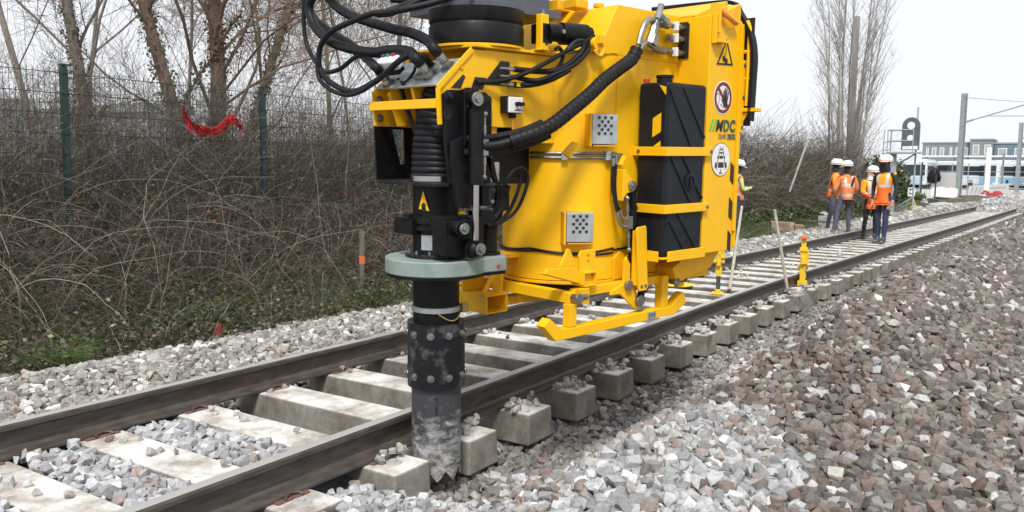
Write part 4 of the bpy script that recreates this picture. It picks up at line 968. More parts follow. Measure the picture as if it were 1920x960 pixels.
# --- signs
def text(body, size, x, z, m, par, shear=0, y=YF-.004, bold=0, name='lettering', sx=1):
    c = bpy.data.curves.new('t', 'FONT'); c.body = body; c.size = size; c.shear = shear; c.offset = bold; c.align_x = 'LEFT'; c.extrude = .0006
    o = bpy.data.objects.new('t', c); COL.objects.link(o); bpy.context.view_layer.update()
    me = bpy.data.meshes.new_from_object(o.evaluated_get(bpy.context.evaluated_depsgraph_get())); bpy.data.objects.remove(o)
    me.transform(Matrix.Diagonal((sx, 1, 1, 1))); me.transform(Matrix.Rotation(math.pi/2, 4, 'X')); me.transform(Matrix.Translation((x, y, z)))
    me.materials.clear(); me.materials.append(MT[m]); o = bpy.data.objects.new(name, me); COL.objects.link(o); o.parent = par; return o
def disc(cx, cz, r, y, m, name, par, r_in=0, n=48):
    mb = MB(); P = [(cx+r*math.cos(a), cz+r*math.sin(a)) for a in np.linspace(0, 2*math.pi, n+1)[:-1]]
    H = [[(cx+r_in*math.cos(a), cz+r_in*math.sin(a)) for a in np.linspace(0, 2*math.pi, n+1)[:-1]]] if r_in else []
    mb.plate(P, 1, y, y+.0012, H); return mb.build(name, m, par)
# warning triangle with falling load
tri = lambda cx, cz, s, k=1: [(cx-s*.5*k, cz-s*.43*k), (cx+s*.5*k, cz-s*.43*k), (cx, cz+s*.43*k+.0)]
T0 = [(.640, .487), (.812, .493), (.737, .64)]
g = lambda T_, f: [((a-sum(p[0] for p in T_)/3)*f+sum(p[0] for p in T_)/3, (b-sum(p[1] for p in T_)/3)*f+sum(p[1] for p in T_)/3) for a, b in T_]
mb = MB(); mb.plate(T0, 1, YF-.003, YF-.0005, [g(T0, .80)]); ws = mb.build('warning_sign', 'ink', rear)
mb = MB(); mb.plate([(.733, .60), (.737, .60), (.735, .545), (.731, .545)], 1, YF-.003, YF-.0006)
for cx, cz in ((.715, .525), (.738, .513)): mb.plate([(cx+.014*math.cos(a)*(1.2 if math.cos(a) > 0 else 1), cz+.017*math.sin(a)) for a in np.linspace(0, 6.28, 12)[:-1]], 1, YF-.003, YF-.0006)
mb.build('pictogram', 'ink', ws)
# no-entry hand sign
cx, cz = .722, .300
pd_ = disc(cx, cz, .098, YF-.002, 'sticker_white', 'prohibition_sign', rear)
disc(cx, cz, .091, YF-.0036, 'ink_red', 'red_ring', pd_, .072)
mb = MB(); a0 = math.radians(135)
mb.plate([(cx+.074*math.cos(a0)-.007, cz+.074*math.sin(a0)-.007), (cx+.074*math.cos(a0)+.007, cz+.074*math.sin(a0)+.007), (cx-.074*math.cos(a0)+.007, cz-.074*math.sin(a0)+.007), (cx-.074*math.cos(a0)-.007, cz-.074*math.sin(a0)-.007)], 1, YF-.0042, YF-.003); mb.build('red_bar', 'ink_red', pd_)
mb = MB()
def blob(c, r, s=(1, 1), n=14, rot=0):
    ca, sa = math.cos(rot), math.sin(rot)
    mb.plate([(c[0]+r*(s[0]*math.cos(a)*ca-s[1]*math.sin(a)*sa), c[1]+r*(s[0]*math.cos(a)*sa+s[1]*math.sin(a)*ca)) for a in np.linspace(0, 2*math.pi, n+1)[:-1]], 1, YF-.0052, YF-.0043)
mb.plate([(cx+.004, cz-.012), (cx+.046, cz-.008), (cx+.044, cz-.035), (cx+.032, cz-.058), (cx+.008, cz-.055), (cx-.002, cz-.030)], 1, YF-.0052, YF-.0043)
for bx, tx, tz in ((.008, .004, .042), (.019, .020, .056), (.030, .036, .050), (.042, .052, .034)):
    mb.plate([(cx+bx-.0045, cz-.012), (cx+bx+.0055, cz-.010), (cx+tx+.0045, cz+tz), (cx+tx, cz+tz+.005), (cx+tx-.0045, cz+tz)], 1, YF-.0051-bx*.002, YF-.0043)
mb.plate([(cx+.003, cz-.022), (cx+.007, cz-.040), (cx-.016, cz-.014), (cx-.018, cz-.007), (cx-.012, cz-.006)], 1, YF-.0049, YF-.0043)
mb.build('hand_pictogram', 'ink', pd_)
mb = MB(); mb.tube([(cx-.055+.006*math.cos(t)*3-.0, YF-.004, cz+.005+.018*math.sin(t)) for t in np.linspace(.3, 3.2, 9)], .0014, 4); mb.tube([(cx-.045, YF-.004, cz+.004), (cx-.032, YF-.004, cz-.01), (cx-.045, YF-.004, cz-.024), (cx-.05, YF-.004, cz-.05)], .0014, 4); mb.tube([(cx-.03, YF-.004, cz-.045), (cx-.02, YF-.004, cz-.034), (cx-.005, YF-.004, cz-.06)], .0014, 4); mb.build('thin_figure_lines', 'dark_grey', pd_)
# maker's lettering
mb = MB()
for k in (0, 1): mb.plate([(.588+.033*k, .105), (.606+.033*k, .105), (.638+.033*k, .172), (.620+.033*k, .172)], 1, YF-.003, YF-.0006)
mb.build('green_stripes', 'ink_lime', rear)
text('M', .094, .652, .105, 'ink', rear, .26, bold=.0022, sx=1.0); text('D', .094, .735, .105, 'ink_green', rear, .06, bold=.0025, sx=.9); text('C', .094, .805, .105, 'ink_green', rear, .04, bold=.0040, sx=.9)
text('DUPE', .040, .690, .060, 'dark_grey', rear, sx=.82); text('ZECK', .040, .785, .060, 'ink_green', rear, bold=.0018, sx=.86)
# track sign
cx, cz = .726, -.063
ts = disc(cx, cz, .100, YF-.002, 'ink', 'track_sign', rear); disc(cx, cz, .096, YF-.0032, 'sticker_white', 'white_disc', ts)
mb = MB()
for z, w_, h in ((.060, .020, .008), (.040, .028, .010), (.014, .040, .016), (-.032, .062, .032)):
    mb.plate([(cx-w_*.5, cz+z-h/2), (cx+w_*.5, cz+z-h/2), (cx+w_*.44, cz+z+h/2), (cx-w_*.44, cz+z+h/2)], 1, YF-.0046, YF-.0038)
    for s in (-1, 1): mb.plate([(cx+s*w_*.74, cz+z-h/2), (cx+s*w_*1.05, cz+z-h/2), (cx+s*w_*.98, cz+z+h/2*.9), (cx+s*w_*.76, cz+z+h/2)][::s], 1, YF-.0046, YF-.0038)
for s in (-1, 1):
    mb.plate([(cx+s*.047, cz-.06), (cx+s*.052, cz-.06), (cx+s*.013, cz+.078), (cx+s*.010, cz+.078)][::s], 1, YF-.0050, YF-.0039)
mb.build('track_pictogram', 'ink', ts)
mb = MB(); mb.plate([(cx-.008, cz-.070), (cx+.008, cz-.070), (cx, cz-.055)], 1, YF-.0046, YF-.0038); mb.plate([(cx-.016, cz-.084), (cx+.016, cz-.084), (cx+.016, cz-.075), (cx-.016, cz-.075)], 1, YF-.0046, YF-.0038); mb.build('small_print', 'dark_grey', ts)

# --- black water tank in the nook
tk = None
tx0, tx1, ty0, ty1, tz0, tz1 = .176, .556, -.587, -.385, -.605, .362
mb = MB(); mb.bb((tx0, ty0, tz0), (tx1, ty1, tz1)); tk = mb.build('water_tank', 'plastic', mc, bevel=.022); tk.modifiers['bevel'].segments = 4
mb = MB()
for (xa, za), (xb, zb) in [((.19, .33), (.42, -.0)), ((.32, .34), (.54, .06)), ((.19, -.0), (.42, -.30)), ((.30, .0), (.54, -.29)), ((.19, -.36), (.38, -.58)), ((.30, -.36), (.50, -.58)), ((.25, -.34), (.19, -.42))]:
    mb.bar((xa, ty0-.002, za), (xb, ty0-.002, zb), .020, .010, up=(0, 1, 0))
mb.build('moulded_rib', 'plastic', tk, bevel=.005)
mb = MB(); mb.lathe([(.05, 0), (.05, .008), (.036, .010), (.036, .004), (.02, .004)], 28, (.41, ty0-.001, -.19), Matrix.Rotation(math.pi/2, 3, 'X')); mb.box((.41, ty0-.006, -.19), (.014, .012, .06)); mb.build('drain_boss', 'plastic', tk)
mb = MB(); mb.cyl((.26, -.50, .362), (.26, -.50, .40), .045, n=24); mb.cyl((.26, -.50, .39), (.26, -.50, .405), .05, n=12); mb.build('filler_cap', 'plastic', tk, bevel=.003)
mb = MB(); mb.cyl((.20, -.42, .365), (.20, -.42, .385), .018, n=12); mb.build('breather', 'red', tk)
# hazard stickers on its narrow left face
for pts in ([(-.575, .335), (-.53, .345), (-.575, .29)], [(-.548, .195), (-.492, .165), (-.492, .06), (-.548, .09)], [(-.548, .06-.02), (-.50, .01), (-.548, .01)]):
    mb = MB(); mb.plate([(y, z) for y, z in pts], 0, tx0-.003, tx0-.0005); mb.build('hazard_sticker', 'yellow', tk)
for z0, z1 in ((-.042, .008), (-.362, -.312)):
    mb = MB(); mb.bb((tx0-.018, ty0-.018, z0), (.60 if z0 > -.1 else .585, ty0-.004, z1)); mb.bb((tx0-.018, ty0-.0035, z0), (tx0-.004, -R, z1)); sp_ = mb.build('tank_strap', 'yellow', mc, bevel=.003)
    bolt((.59 if z0 > -.1 else .575, ty0-.018, (z0+z1)/2), (0, -1, 0), .007, .008, par=sp_); bolt((tx0-.018, -.41, (z0+z1)/2), (-1, 0, 0), .007, .008, par=sp_)
mb = MB(); mb.bb((tx0-.01, ty0-.012, tz0-.015), (.575, -R, tz0-.004)); mb.bb((tx0+.03, ty0-.018, tz0-.03), (.575, ty0-.008, tz0+.03)); mb.bb((tx0-.018, ty0+.02, tz0-.03), (tx0-.008, -R, tz0+.03)); mb.build('tank_tray', 'yellow', mc, bevel=.003)

# --- perforated steps on the drum
MT['hole'] = MT['ink']
def step(ang, r, zc, rz):
    c = Vector((r*math.cos(ang), r*math.sin(ang), zc)); m3 = Matrix.Rotation(rz, 3, 'Z')   # front normal is local -Y
    def P(x, y, z): return c+m3@Vector((x, y, z))
    mb = MB(); mb.box(P(0, .0, 0), (.150, .07, .160), m3); st = mb.build('step_box', 'galv', mc, bevel=.003)
    mb = MB(); mb.box(P(-.085, .005, -.005), (.012, .09, .175), m3); mb.box(P(-.01, .04, .08), (.10, .03, .02), m3); mb.box(P(.0, .01, -.088), (.13, .08, .008), m3); mb.build('step_bracket', 'yellow2', st, bevel=.002)
    hb = MB(); rb = MB()
    for j in range(5):
        xs = (-.036, 0, .036) if j % 2 == 0 else (-.018, .018)
        for x in xs:
            z = .062-.021*j; a = P(x, -.0355, z); nrm = m3@Vector((0, -1, 0))
            rb.cyl(a, a+nrm*.003, .0105, .0085, n=12); hb.cyl(a+nrm*.0033, a+nrm*.0036, .0068, n=12)
    rb.build('raised_rim', 'steel', st); hb.build('hole_dark_disc', 'ink', st)  # black discs paint the dark of the punched holes
step(math.radians(-126), .395, -.432, math.radians(-34)); step(math.radians(-108), .40, .098, math.radians(-24))
# --- pipes round the drum and hoses down to the door cylinder
mb = MB()
arcp = [(1.03*R*math.cos(a), 1.03*R*math.sin(a)) for a in np.linspace(math.radians(192), math.radians(262), 22)]
for z in (-.032, -.056): mb.tube([(x, y, z) for x, y in arcp]+[(.0, -R*1.04, z)], .0075, 8)
pp_ = mb.build('hydraulic_pipe', 'steel', mc)
mb = MB()
for a in (math.radians(222), math.radians(259)): mb.box((1.035*R*math.cos(a), 1.035*R*math.sin(a), -.044), (.035, .035, .05), Matrix.Rotation(a, 3, 'Z'))
mb.build('pipe_clamp', 'galv', pp_, bevel=.002)
mb = MB(); mb.box((.012, -.392, -.045), (.035, .02, .03)); mb.cyl((-.055, -.405, -.055), (-.055, -.405, -.10), .011); mb.cyl((-.03, -.405, -.04), (-.03, -.405, -.09), .011); mb.cyl((-.06, -.40, -.04), (-.0, -.40, -.04), .011); mb.build('elbow_fitting', 'steel', pp_)
mb = MB(); mb.tube(smooth_path([(-.055, -.405, -.09), (-.065, -.41, -.2), (-.055, -.43, -.31), (-.05, -.44, -.35)]), .008, 8); mb.tube(smooth_path([(-.03, -.405, -.09), (-.04, -.41, -.2), (-.045, -.43, -.3), (-.03, -.44, -.34)]), .008, 8); mb.build('door_hose', 'rubber', mc)
mb = MB(); mb.tube(smooth_path([(-.05, -.44, -.35), (-.035, -.45, -.42), (.01, -.46, -.435)]), .008, 8); mb.tube(smooth_path([(-.03, -.44, -.34), (-.015, -.45, -.38), (.01, -.46, -.395)]), .008, 8); mb.build('hose_tail', 'steel', mc)
# door cylinder: black barrel, steel port pipe, link
dc = []
mb = MB(); mb.cyl((.085, -.43, -.24), (.12, -.43, -.70), .026, n=20); mb.cyl((.08, -.45, -.225), (.08, -.41, -.225), .03, n=16); mb.build('door_cylinder', 'black', mc)
mb = MB(); mb.cyl((.008, -.46, -.28), (.035, -.46, -.56), .007); mb.ball((.008, -.46, -.275), .015); mb.ball((.036, -.46, -.565), .015); mb.cyl((.012, -.46, -.31), (.014, -.46, -.35), .011, n=6); mb.cyl((.027, -.46, -.47), (.03, -.46, -.50), .011, n=6); mb.box((.022, -.463, -.41), (.036, .035, .07)); mb.build('port_block', 'steel', mc, bevel=.002)
mb = MB()
mb.plate([(-.02, -.28), (-.02, -.125), (-.005, -.115), (.065, -.185), (.080, -.21), (.065, -.24), (.01, -.25)], 1, -.455, -.446); mb.plate([(.02, -.12), (.045, -.105), (.115, -.185), (.125, -.215), (.105, -.23)], 1, -.405, -.396)
mb.bb((-.025, -.455, -.29), (-.015, -.372, -.115)); mb.bar((-.015, -.42, -.095), (.02, -.42, -.045), .010, .03, up=(0, 1, 0)); mb.build('door_bracket', 'yellow', mc, bevel=.003)
mb = MB(); mb.cyl((.045, -.475, -.208), (.045, -.38, -.208), .016, n=20); mb.cyl((.045, -.472, -.208), (.045, -.456, -.208), .028, n=24); mb.cyl((.085, -.43, -.208), (.085, -.41, -.208), .026, n=20); mb.build('bracket_pin', 'steel', mc, bevel=.002)
mb = MB(); mb.plate([(.050, -.452), (.063, -.437), (.135, -.432), (.140, -.45), (.168, -.785), (.158, -.802), (.092, -.802), (.080, -.78)], 1, -.50, -.488); mb.bb((.075, -.488, -.77), (.087, -.45, -.46)); gp = mb.build('guard_plate', 'yellow', mc, bevel=.003)
bolt((.110, -.50, -.775), (0, -1, 0), .006, .007, par=gp); bolt((.145, -.50, -.775), (0, -1, 0), .006, .007, par=gp)
# rocking link at the bottom
mb = MB(); mb.plate([(.015, -.62), (.03, -.605), (.065, -.65), (.065, -.73), (.16, -.86), (.165, -.895), (.135, -.915), (.10, -.90), (-.02, -.81), (-.10, -.81), (-.10, -.79), (.005, -.76)], 1, -.452, -.438)
mb.plate([(.08, -.62), (.11, -.60), (.15, -.66), (.15, -.74), (.20, -.80), (.18, -.86), (.12, -.80), (.08, -.74)], 1, -.400, -.388); lk = mb.build('door_link', 'yellow', mc, bevel=.003)
mb = MB(); mb.cyl((.037, -.470, -.765), (.037, -.43, -.765), .024, n=20); mb.cyl((.037, -.474, -.765), (.037, -.468, -.765), .030, n=20); mb.build('link_pin', 'steel', lk, bevel=.002)
mb = MB(); mb.cyl((.135, -.475, -.865), (.135, -.40, -.865), .022, n=20); mb.cyl((.135, -.480, -.865), (.135, -.472, -.865), .033, n=20); mb.build('link_pin', 'steel', lk, bevel=.002)
mb = MB(); mb.cyl((.155, -.465, -.865), (.155, -.44, -.865), .036, n=20); mb.tube([(.165, -.45, -.86), (.195, -.44, -.80), (.185, -.43, -.70)], .022, 10); mb.build('cylinder_eye', 'black', lk)
mb = MB(); mb.plate([(-.0, -.74), (-.0, -.62), (.05, -.58), (.10, -.60), (.10, -.74)], 1, -.385, -.372); mb.build('side_web', 'yellow2', mc, bevel=.002)

# --- lower frame and skids
mb = MB()
mb.bb((-.435, -.445, -.815), (-.385, .42, -.758)); 
fm = mb.build('front_beam', 'yellow', mc, bevel=.003)
mb = MB(); mb.bb((-.384, -.440, -.792), (.86, -.40, -.745)); mb.build('side_beam', 'yellow', fm, bevel=.003)
mb = MB(); mb.bb((-.384, .40, -.82), (.86, .44, -.762)); mb.bb((.81, -.40, -.80), (.86, .40, -.75)); mb.build('far_side_beam', 'yellow2', fm, bevel=.003)
for x in (-.365, .500):
    mb = MB(); mb.bb((x-.005, -.475, -.825), (x+.06, -.446, -.74)); mb.build('hinge_block', 'yellow2', fm, bevel=.003)
for x in (-.41, .455): 
    mb = MB(); mb.cyl((x, -.495, -.785), (x, -.446, -.785), .020, n=20); mb.cyl((x, -.500, -.785), (x, -.490, -.785), .028, n=20); mb.cyl((x+.02, -.47, -.785), (x+.09, -.47, -.785), .016, n=14); mb.build('frame_pin', 'steel', fm, bevel=.003)
for s, nm in ((-1, 'near'), (1, 'far')):
    y0, y1 = (-.475, -.415) if s < 0 else (.415, .475)
    mb = MB(); mb.plate([(-.560, -.995), (.47, -.988), (.590, -.93), (.565, -.862), (.545, -.868), (.44, -.932), (-.40, -.940), (-.52, -.935), (-.605, -.868), (-.650, -.905)], 1, y0, y1)
    sk = mb.build('skid', 'yellow' if s < 0 else 'yellow2', mc, bevel=.004)
    mb = MB(); mb.bb((-.452, y0+.003, -.936), (-.400, y1-.003, -.816)); mb.build('skid_post', 'yellow', sk, bevel=.003)
    mb = MB(); mb.bb((.345, y0+.003, -.932), (.405, y1-.003, -.745)); mb.build('skid_post', 'yellow', sk, bevel=.003)
    if s < 0:
        mb = MB(); mb.box((.245, y0-.002, -.962), (.075, .004, .04)); pl_ = mb.build('label_plate', 'galv', sk)
        mb = MB()
        for k in range(3): mb.box((.225+.02*k, y0-.0046, -.960), (.012, .001, .022))
        mb.build('label_print', 'dark_grey', pl_)
# front lug with hollow section pointing along the drum, and upright plate
mb = MB(); mb.plate([(-.60, -.615), (-.40, -.625), (-.345, -.655), (-.27, -.66), (-.235, -.73), (-.34, -.72), (-.57, -.655), (-.62, -.64)], 1, -.445, -.432); mb.plate([(-.62, -.64), (-.57, -.655), (-.34, -.72), (-.34, -.712), (-.575, -.64)], 1, -.431, -.37)
mb.plate([(-.50, -.615), (-.44, -.525), (-.42, -.53), (-.37, -.62)], 1, -.435, -.422); mb.build('front_lug', 'yellow', mc, bevel=.003)
mb = MB()
for a, b in (((-.345, -.445, -.73), (-.245, -.437, -.655)),): pass
mb.bb((-.34, -.47, -.735), (-.25, -.38, -.725)); mb.bb((-.34, -.47, -.665), (-.25, -.38, -.655)); mb.bb((-.25, -.47, -.7245), (-.242, -.38, -.6655)); mb.bb((-.348, -.47, -.7245), (-.34, -.38, -.6655)); mb.build('hollow_end', 'yellow', mc, bevel=.002)
mb = MB(); mb.plate([(-.340, -.57), (-.322, -.545), (-.215, -.545), (-.205, -.56), (-.215, -.70), (-.245, -.75), (-.31, -.75), (-.325, -.70)], 1, -.425, -.412); up_ = mb.build('upright_plate', 'yellow', mc, bevel=.003)
bolt((-.27, -.425, -.565), (0, -1, 0), .007, .007, 'yellow2', up_); bolt((-.27, -.425, -.595), (0, -1, 0), .007, .007, 'yellow2', up_)
# fork pocket at the front left
MT['yellow_in'] = MT['yellow2']
px0, px1, py0, py1, pz0, pz1 = -.60, -.44, .02, .34, -.925, -.820
mb = MB(); t = .008
mb.bb((px0, py0, pz0), (px1, py1, pz0+t)); mb.bb((px0, py0, pz1-t), (px1, py1, pz1)); mb.bb((px0, py0, pz0+t), (px0+t, py1, pz1-t)); mb.bb((px1-t, py0, pz0+t), (px1, py1, pz1-t)); fp = mb.build('fork_pocket', 'yellow2', mc, bevel=.002)
mb = MB(); mb.plate([(-.60, -.819), (-.57, -.819), (-.48, -.70), (-.45, -.70), (-.45, -.675), (-.50, -.675)], 1, .06, .072); mb.bb((-.47, .05, -.82), (-.445, .12, -.60)); mb.bb((-.60, .22, -.82), (-.44, .232, -.70)); mb.bb((-.47, .0, -.62), (-.34, .34, -.60)); mb.build('pocket_bracket', 'yellow2', fp, bevel=.002)
mb = MB(); mb.bb((-.44, .05, -.90), (.5, .12, -.85)); mb.build('pocket_beam', 'yellow2', fp, bevel=.002)

# --- cantilever frame in front of the drum
YR, YL = -.200, .350
plt_ = [(-1.108, .100), (-1.118, .272), (-.905, .470), (-.30, .480), (-.30, .02), (-.50, .02), (-.54, .040), (-.63, .098)]
holeR = [(-.830, .306), (-.712, .428), (-.652, .428), (-.642, .306)]
mb = MB(); mb.plate(plt_, 1, YR, YR+.014); fr_ = mb.build('side_plate', 'yellow', mc, bevel=.002, smooth=20)
mb = MB(); mb.plate(plt_, 1, YL-.014, YL); mb.build('side_plate', 'yellow2', mc, bevel=.002, smooth=20)
mb = MB(); mb.bar((-1.108, YR-.006, .100), (-1.118, YR-.006, .272), .02, .014, up=(0, 1, 0)); mb.bar((-1.118, YR-.004, .272), (-.905, YR-.004, .470), .026, .010, up=(0, 1, 0)); mb.build('front_edge', 'yellow', fr_, bevel=.002)
mb = MB(); mb.plate([(-.905, -.225), (-.30, -.225), (-.30, .42), (-.905, .38)], 2, .481, .495); dk = mb.build('deck_plate', 'yellow', mc, bevel=.003)
mb = MB(); mb.plate([(-1.05, .20), (-.70, .42), (-.90, .42), (-1.08, .30)], 1, .05, .07); mb.bb((-.80, YR+.015, .05), (-.72, YL-.015, .48)); mb.build('inner_web', 'yellow2', mc)
mb = MB(); mb.plate(holeR, 1, YR-.0022, YR-.0005); mb.build('opening_dark_panel', 'ink', fr_)  # black panel painting the dark inside of an opening, plate is uncut
mb = MB(); mb.bb((-1.135, YR+.0, .178), (-1.112, YL-.0, .222)); cb = mb.build('front_bar', 'yellow', mc, bevel=.002)
# hazard parallelograms on the side plate
mb = MB(); mb.plate([(-1.035, .278), (-.975, .278), (-.945, .335), (-.960, .345)], 1, YR-.0035, YR-.001); mb.build('hazard_marking', 'ink', fr_)
mb = MB(); mb.plate([(-.908, .278), (-.835, .278), (-.808, .338), (-.885, .338)], 1, YR-.0035, YR-.001); mb.build('hazard_marking', 'ink', fr_)
mb = MB(); mb.plate([(-.972, .276), (-.912, .276), (-.885, .338), (-.948, .338)], 1, YR-.0030, YR-.001); mb.build('pale_marking', 'yellow2', fr_)
bolt((-.97, YR-.001, .375), (0, -1, 0), .006, .006, 'yellow2', fr_)
# silver manifold plate across the sloping edge, hose fittings
def mp_(s, y, h): # on the slope: s along the slope from front, y across, h above it
    a = Vector((-1.112, 0, .275)); d = Vector((.213, 0, .198)).normalized(); n = Vector((-d.z, 0, d.x)); q = a+d*s+n*h; return Vector((q.x, y, q.z))
sl_ = math.atan2(.198, .213)
mb = MB(); mb.box(mp_(.125, (YR+YL)/2, -.006), (.20, YL-YR-.03, .012), Matrix.Rotation(-sl_, 3, 'Y')); mf = mb.build('manifold_plate', 'galv', mc, bevel=.003)
for (s, y) in ((.055, .255), (.085, -.06), (.155, -.135)):
    mb = MB(); a = mp_(s, y, .0); b = mp_(s, y, .035); nrm = (b-a).normalized()
    dirn = (nrm+Vector((-.5, .35, .6))).normalized()
    mb.lathe([(.040, 0), (.040, .006), (.032, .006), (.032, 0)], 24, a, nrm.to_track_quat('Z', 'Y').to_matrix()); mb.cyl(a, b, .026, n=6); mb.cyl(b, b+dirn*.07, .019, n=16); mb.cyl(b+dirn*.015, b+dirn*.04, .024, n=6)
    mb.build('hose_fitting', 'steel', mf)
mb = MB(); mb.cyl(mp_(.11, .02, 0), mp_(.11, .02, .03), .02, n=6); mb.cyl(mp_(.17, .03, 0), mp_(.17, .03, .05), .014, n=10); mb.box(mp_(.13, .0, .01), (.12, .10, .02), Matrix.Rotation(-sl_, 3, 'Y')); mb.build('valve_body', 'steel', mf, bevel=.003)
# inner small hoses and rods seen between the side plates
mb = MB(); mb.tube(smooth_path([mp_(.10, .22, 0), (-1.02, .19, .22), (-.99, .15, .08), (-.95, .10, -.05)]), .012, 8); mb.tube(smooth_path([mp_(.10, .10, 0), (-1.03, .09, .20), (-.98, .07, .10)]), .009, 8); mb.build('inner_hose', 'rubber', mc)
mb = MB(); mb.plate([(-1.09, .26), (-1.03, .10), (-.98, .10), (-.92, .40), (-1.0, .36)], 1, .24, .248); mb.build('inner_gusset', 'yellow2', mc)
# remote receiver: white housing with three buttons
mb = MB(); m_ = Matrix.Rotation(-.75, 3, 'Y'); c_ = Vector((-1.09, .20, .425)); mb.box(c_, (.095, .165, .06), m_); rc_ = mb.build('receiver_box', 'white', mc, bevel=.014)
mb = MB(); mb.box(c_+m_@Vector((-.02, 0, -.04)), (.05, .11, .035), m_); mb.build('box_foot', 'rubber', rc_, bevel=.006)
MT['btn_blue'] = mat('blue_button', (.02, .10, .28), .4); MT['btn_green'] = mat('green_button', (.01, .30, .16), .4)
for y, m in ((.245, 'btn_blue'), (.205, 'btn_green'), (.160, 'red')):
    mb = MB(); a = c_+m_@Vector((.012, y-.20, .030)); mb.cyl(a, a+m_@Vector((0, 0, .014)), .018, n=18); mb.build('button', m, rc_, bevel=.003)
mb = MB(); mb.tube(smooth_path([(-1.03, .09, .39), (-1.05, .07, .37), (-1.08, .075, .33), (-1.09, .11, .31), (-1.07, .15, .32)]), .008, 8); mb.build('receiver_cable', 'rubber', rc_)
# switch box on the side plate
mb = MB(); mb.bb((-.700, YR-.055, .170), (-.600, YR-.012, .250)); sb = mb.build('switch_box', 'sticker_white', mc, bevel=.006)
mb = MB(); mb.bb((-.716, YR-.045, .168), (-.60, YR-.002, .253)); mb.bb((-.665, YR-.035, .145), (-.63, YR-.012, .170)); mb.build('box_back', 'rubber', sb, bevel=.004)
mb = MB(); mb.cyl((-.650, YR-.055, .215), (-.650, YR-.080, .215), .011, n=14); mb.cyl((-.622, YR-.055, .215), (-.622, YR-.078, .215), .010, n=14); mb.box((-.636, YR-.0565, .184), (.06, .002, .003)); mb.box((-.636, YR-.0565, .190), (.04, .002, .002)); mb.build('toggle_switch', 'rubber', sb)
mb = MB(); mb.tube(smooth_path([(-.648, YR-.03, .145), (-.650, YR-.03, .09), (-.640, YR-.03, .03)]), .004, 6); mb.build('orange_cable', 'orange_cast', sb)
# slewing ring and the crane's grey coupling plate
mb = MB(); mb.lathe([(.225, .496), (.248, .515), (.248, .60), (.240, .615), (.248, .63), (.248, .688)], 64, (-.70, 0.0, 0)); mb.build('slewing_ring', 'black', mc, smooth=40)
mb = MB(); mb.lathe([(.20, .4955), (.249, .4955), (.249, .507), (.20, .507)], 48, (-.70, 0.0, 0)); mb.build('ring_seat', 'yellow2', mc)
mb = MB(); mb.bb((-1.0+.17, -.30+.163, .69), (-.205, .40, .735)); cp_ = mb.build('coupling_plate', 'dark_grey', mc, bevel=.003)
mb = MB(); mb.bb((-.785, -.10, .7352), (-.26, .36, 1.25)); mb.build('coupling_block', 'dark_grey', cp_, bevel=.006)
mb = MB(); mb.plate([(-.83, .735), (-.83, .78), (-.80, .80), (-.80, .735)], 1, -.10, .40); mb.build('coupling_lip', 'dark_grey', cp_)
mb = MB(); mb.bb((-.488, -.262, .496), (-.43, -.225, .680)); mb.bb((-.50, -.262, .496), (-.425, -.20, .504)); pst = mb.build('ring_stop', 'yellow', mc, bevel=.003)
mb = MB(); mb.bb((-.455, -.2645, .525), (-.438, -.2615, .60)); mb.build('slot_dark_strip', 'ink', pst)  # black strip painting the dark of a narrow cut
bolt((-.46, -.245, .68), (0, 0, 1), .009, .02, par=pst)
# slewing motor lying behind the stop
mb = MB(); mb.cyl((-.43, -.25, .592), (-.33, -.28, .592), .046, n=18); mb.cyl((-.35, -.27, .592), (-.20, -.315, .592), .058, n=22); mb.cyl((-.20, -.315, .592), (-.175, -.323, .592), .048, n=10); mb.box((-.44, -.22, .585), (.07, .09, .10)); sm_ = mb.build('slewing_motor', 'black', mc, bevel=.004)
mb = MB(); mb.cyl((-.19, -.36, .575), (-.215, -.385, .535), .012); mb.cyl((-.38, -.31, .595), (-.38, -.325, .595), .012, n=6); mb.cyl((-.30, -.31, .52), (-.30, -.30, .55), .014, n=6); mb.cyl((-.36, -.31, .49), (-.27, -.33, .50), .008); mb.build('motor_fitting', 'steel', sm_)
# hydraulic hoses beside the painted opening
mb = MB()
for z in (.388, .350, .311): mb.cyl((-.745, -.235, z), (-.66, -.245, z-.002), .007, n=10); mb.cyl((-.70, -.24, z), (-.655, -.245, z), .011, n=6)
mb.build('coupling', 'steel', mc)
mb = MB()
mb.tube(smooth_path([(-.66, -.245, .388), (-.55, -.27, .385), (-.45, -.31, .39), (-.36, -.34, .43), (-.28, -.36, .50), (-.27, -.36, .55), (-.31, -.34, .545), (-.36, -.33, .50)]), .015, 8)
mb.tube(smooth_path([(-.66, -.245, .350), (-.55, -.30, .335), (-.44, -.34, .38), (-.34, -.37, .43), (-.26, -.38, .50), (-.255, -.38, .545)]), .013, 8)
mb.tube(smooth_path([(-.66, -.245, .311), (-.57, -.28, .315), (-.47, -.32, .345), (-.37, -.36, .40)]), .015, 8)
mb.tube(smooth_path([(-.88, -.215, .310), (-.75, -.245, .325), (-.62, -.29, .37), (-.50, -.32, .43), (-.38, -.33, .49), (-.25, -.36, .555), (-.20, -.37, .59)]), .012, 8)
mb.tube(smooth_path([(-.44, -.32, .50), (-.41, -.32, .51), (-.38, -.32, .47), (-.41, -.31, .41), (-.48, -.30, .385)]), .010, 8)
mb.build('slewing_hose', 'rubber', mc)
mb = MB(); mb.box((-.635, -.262, .312), (.045, .012, .02)); mb.build('hose_band', 'yellow', mc)

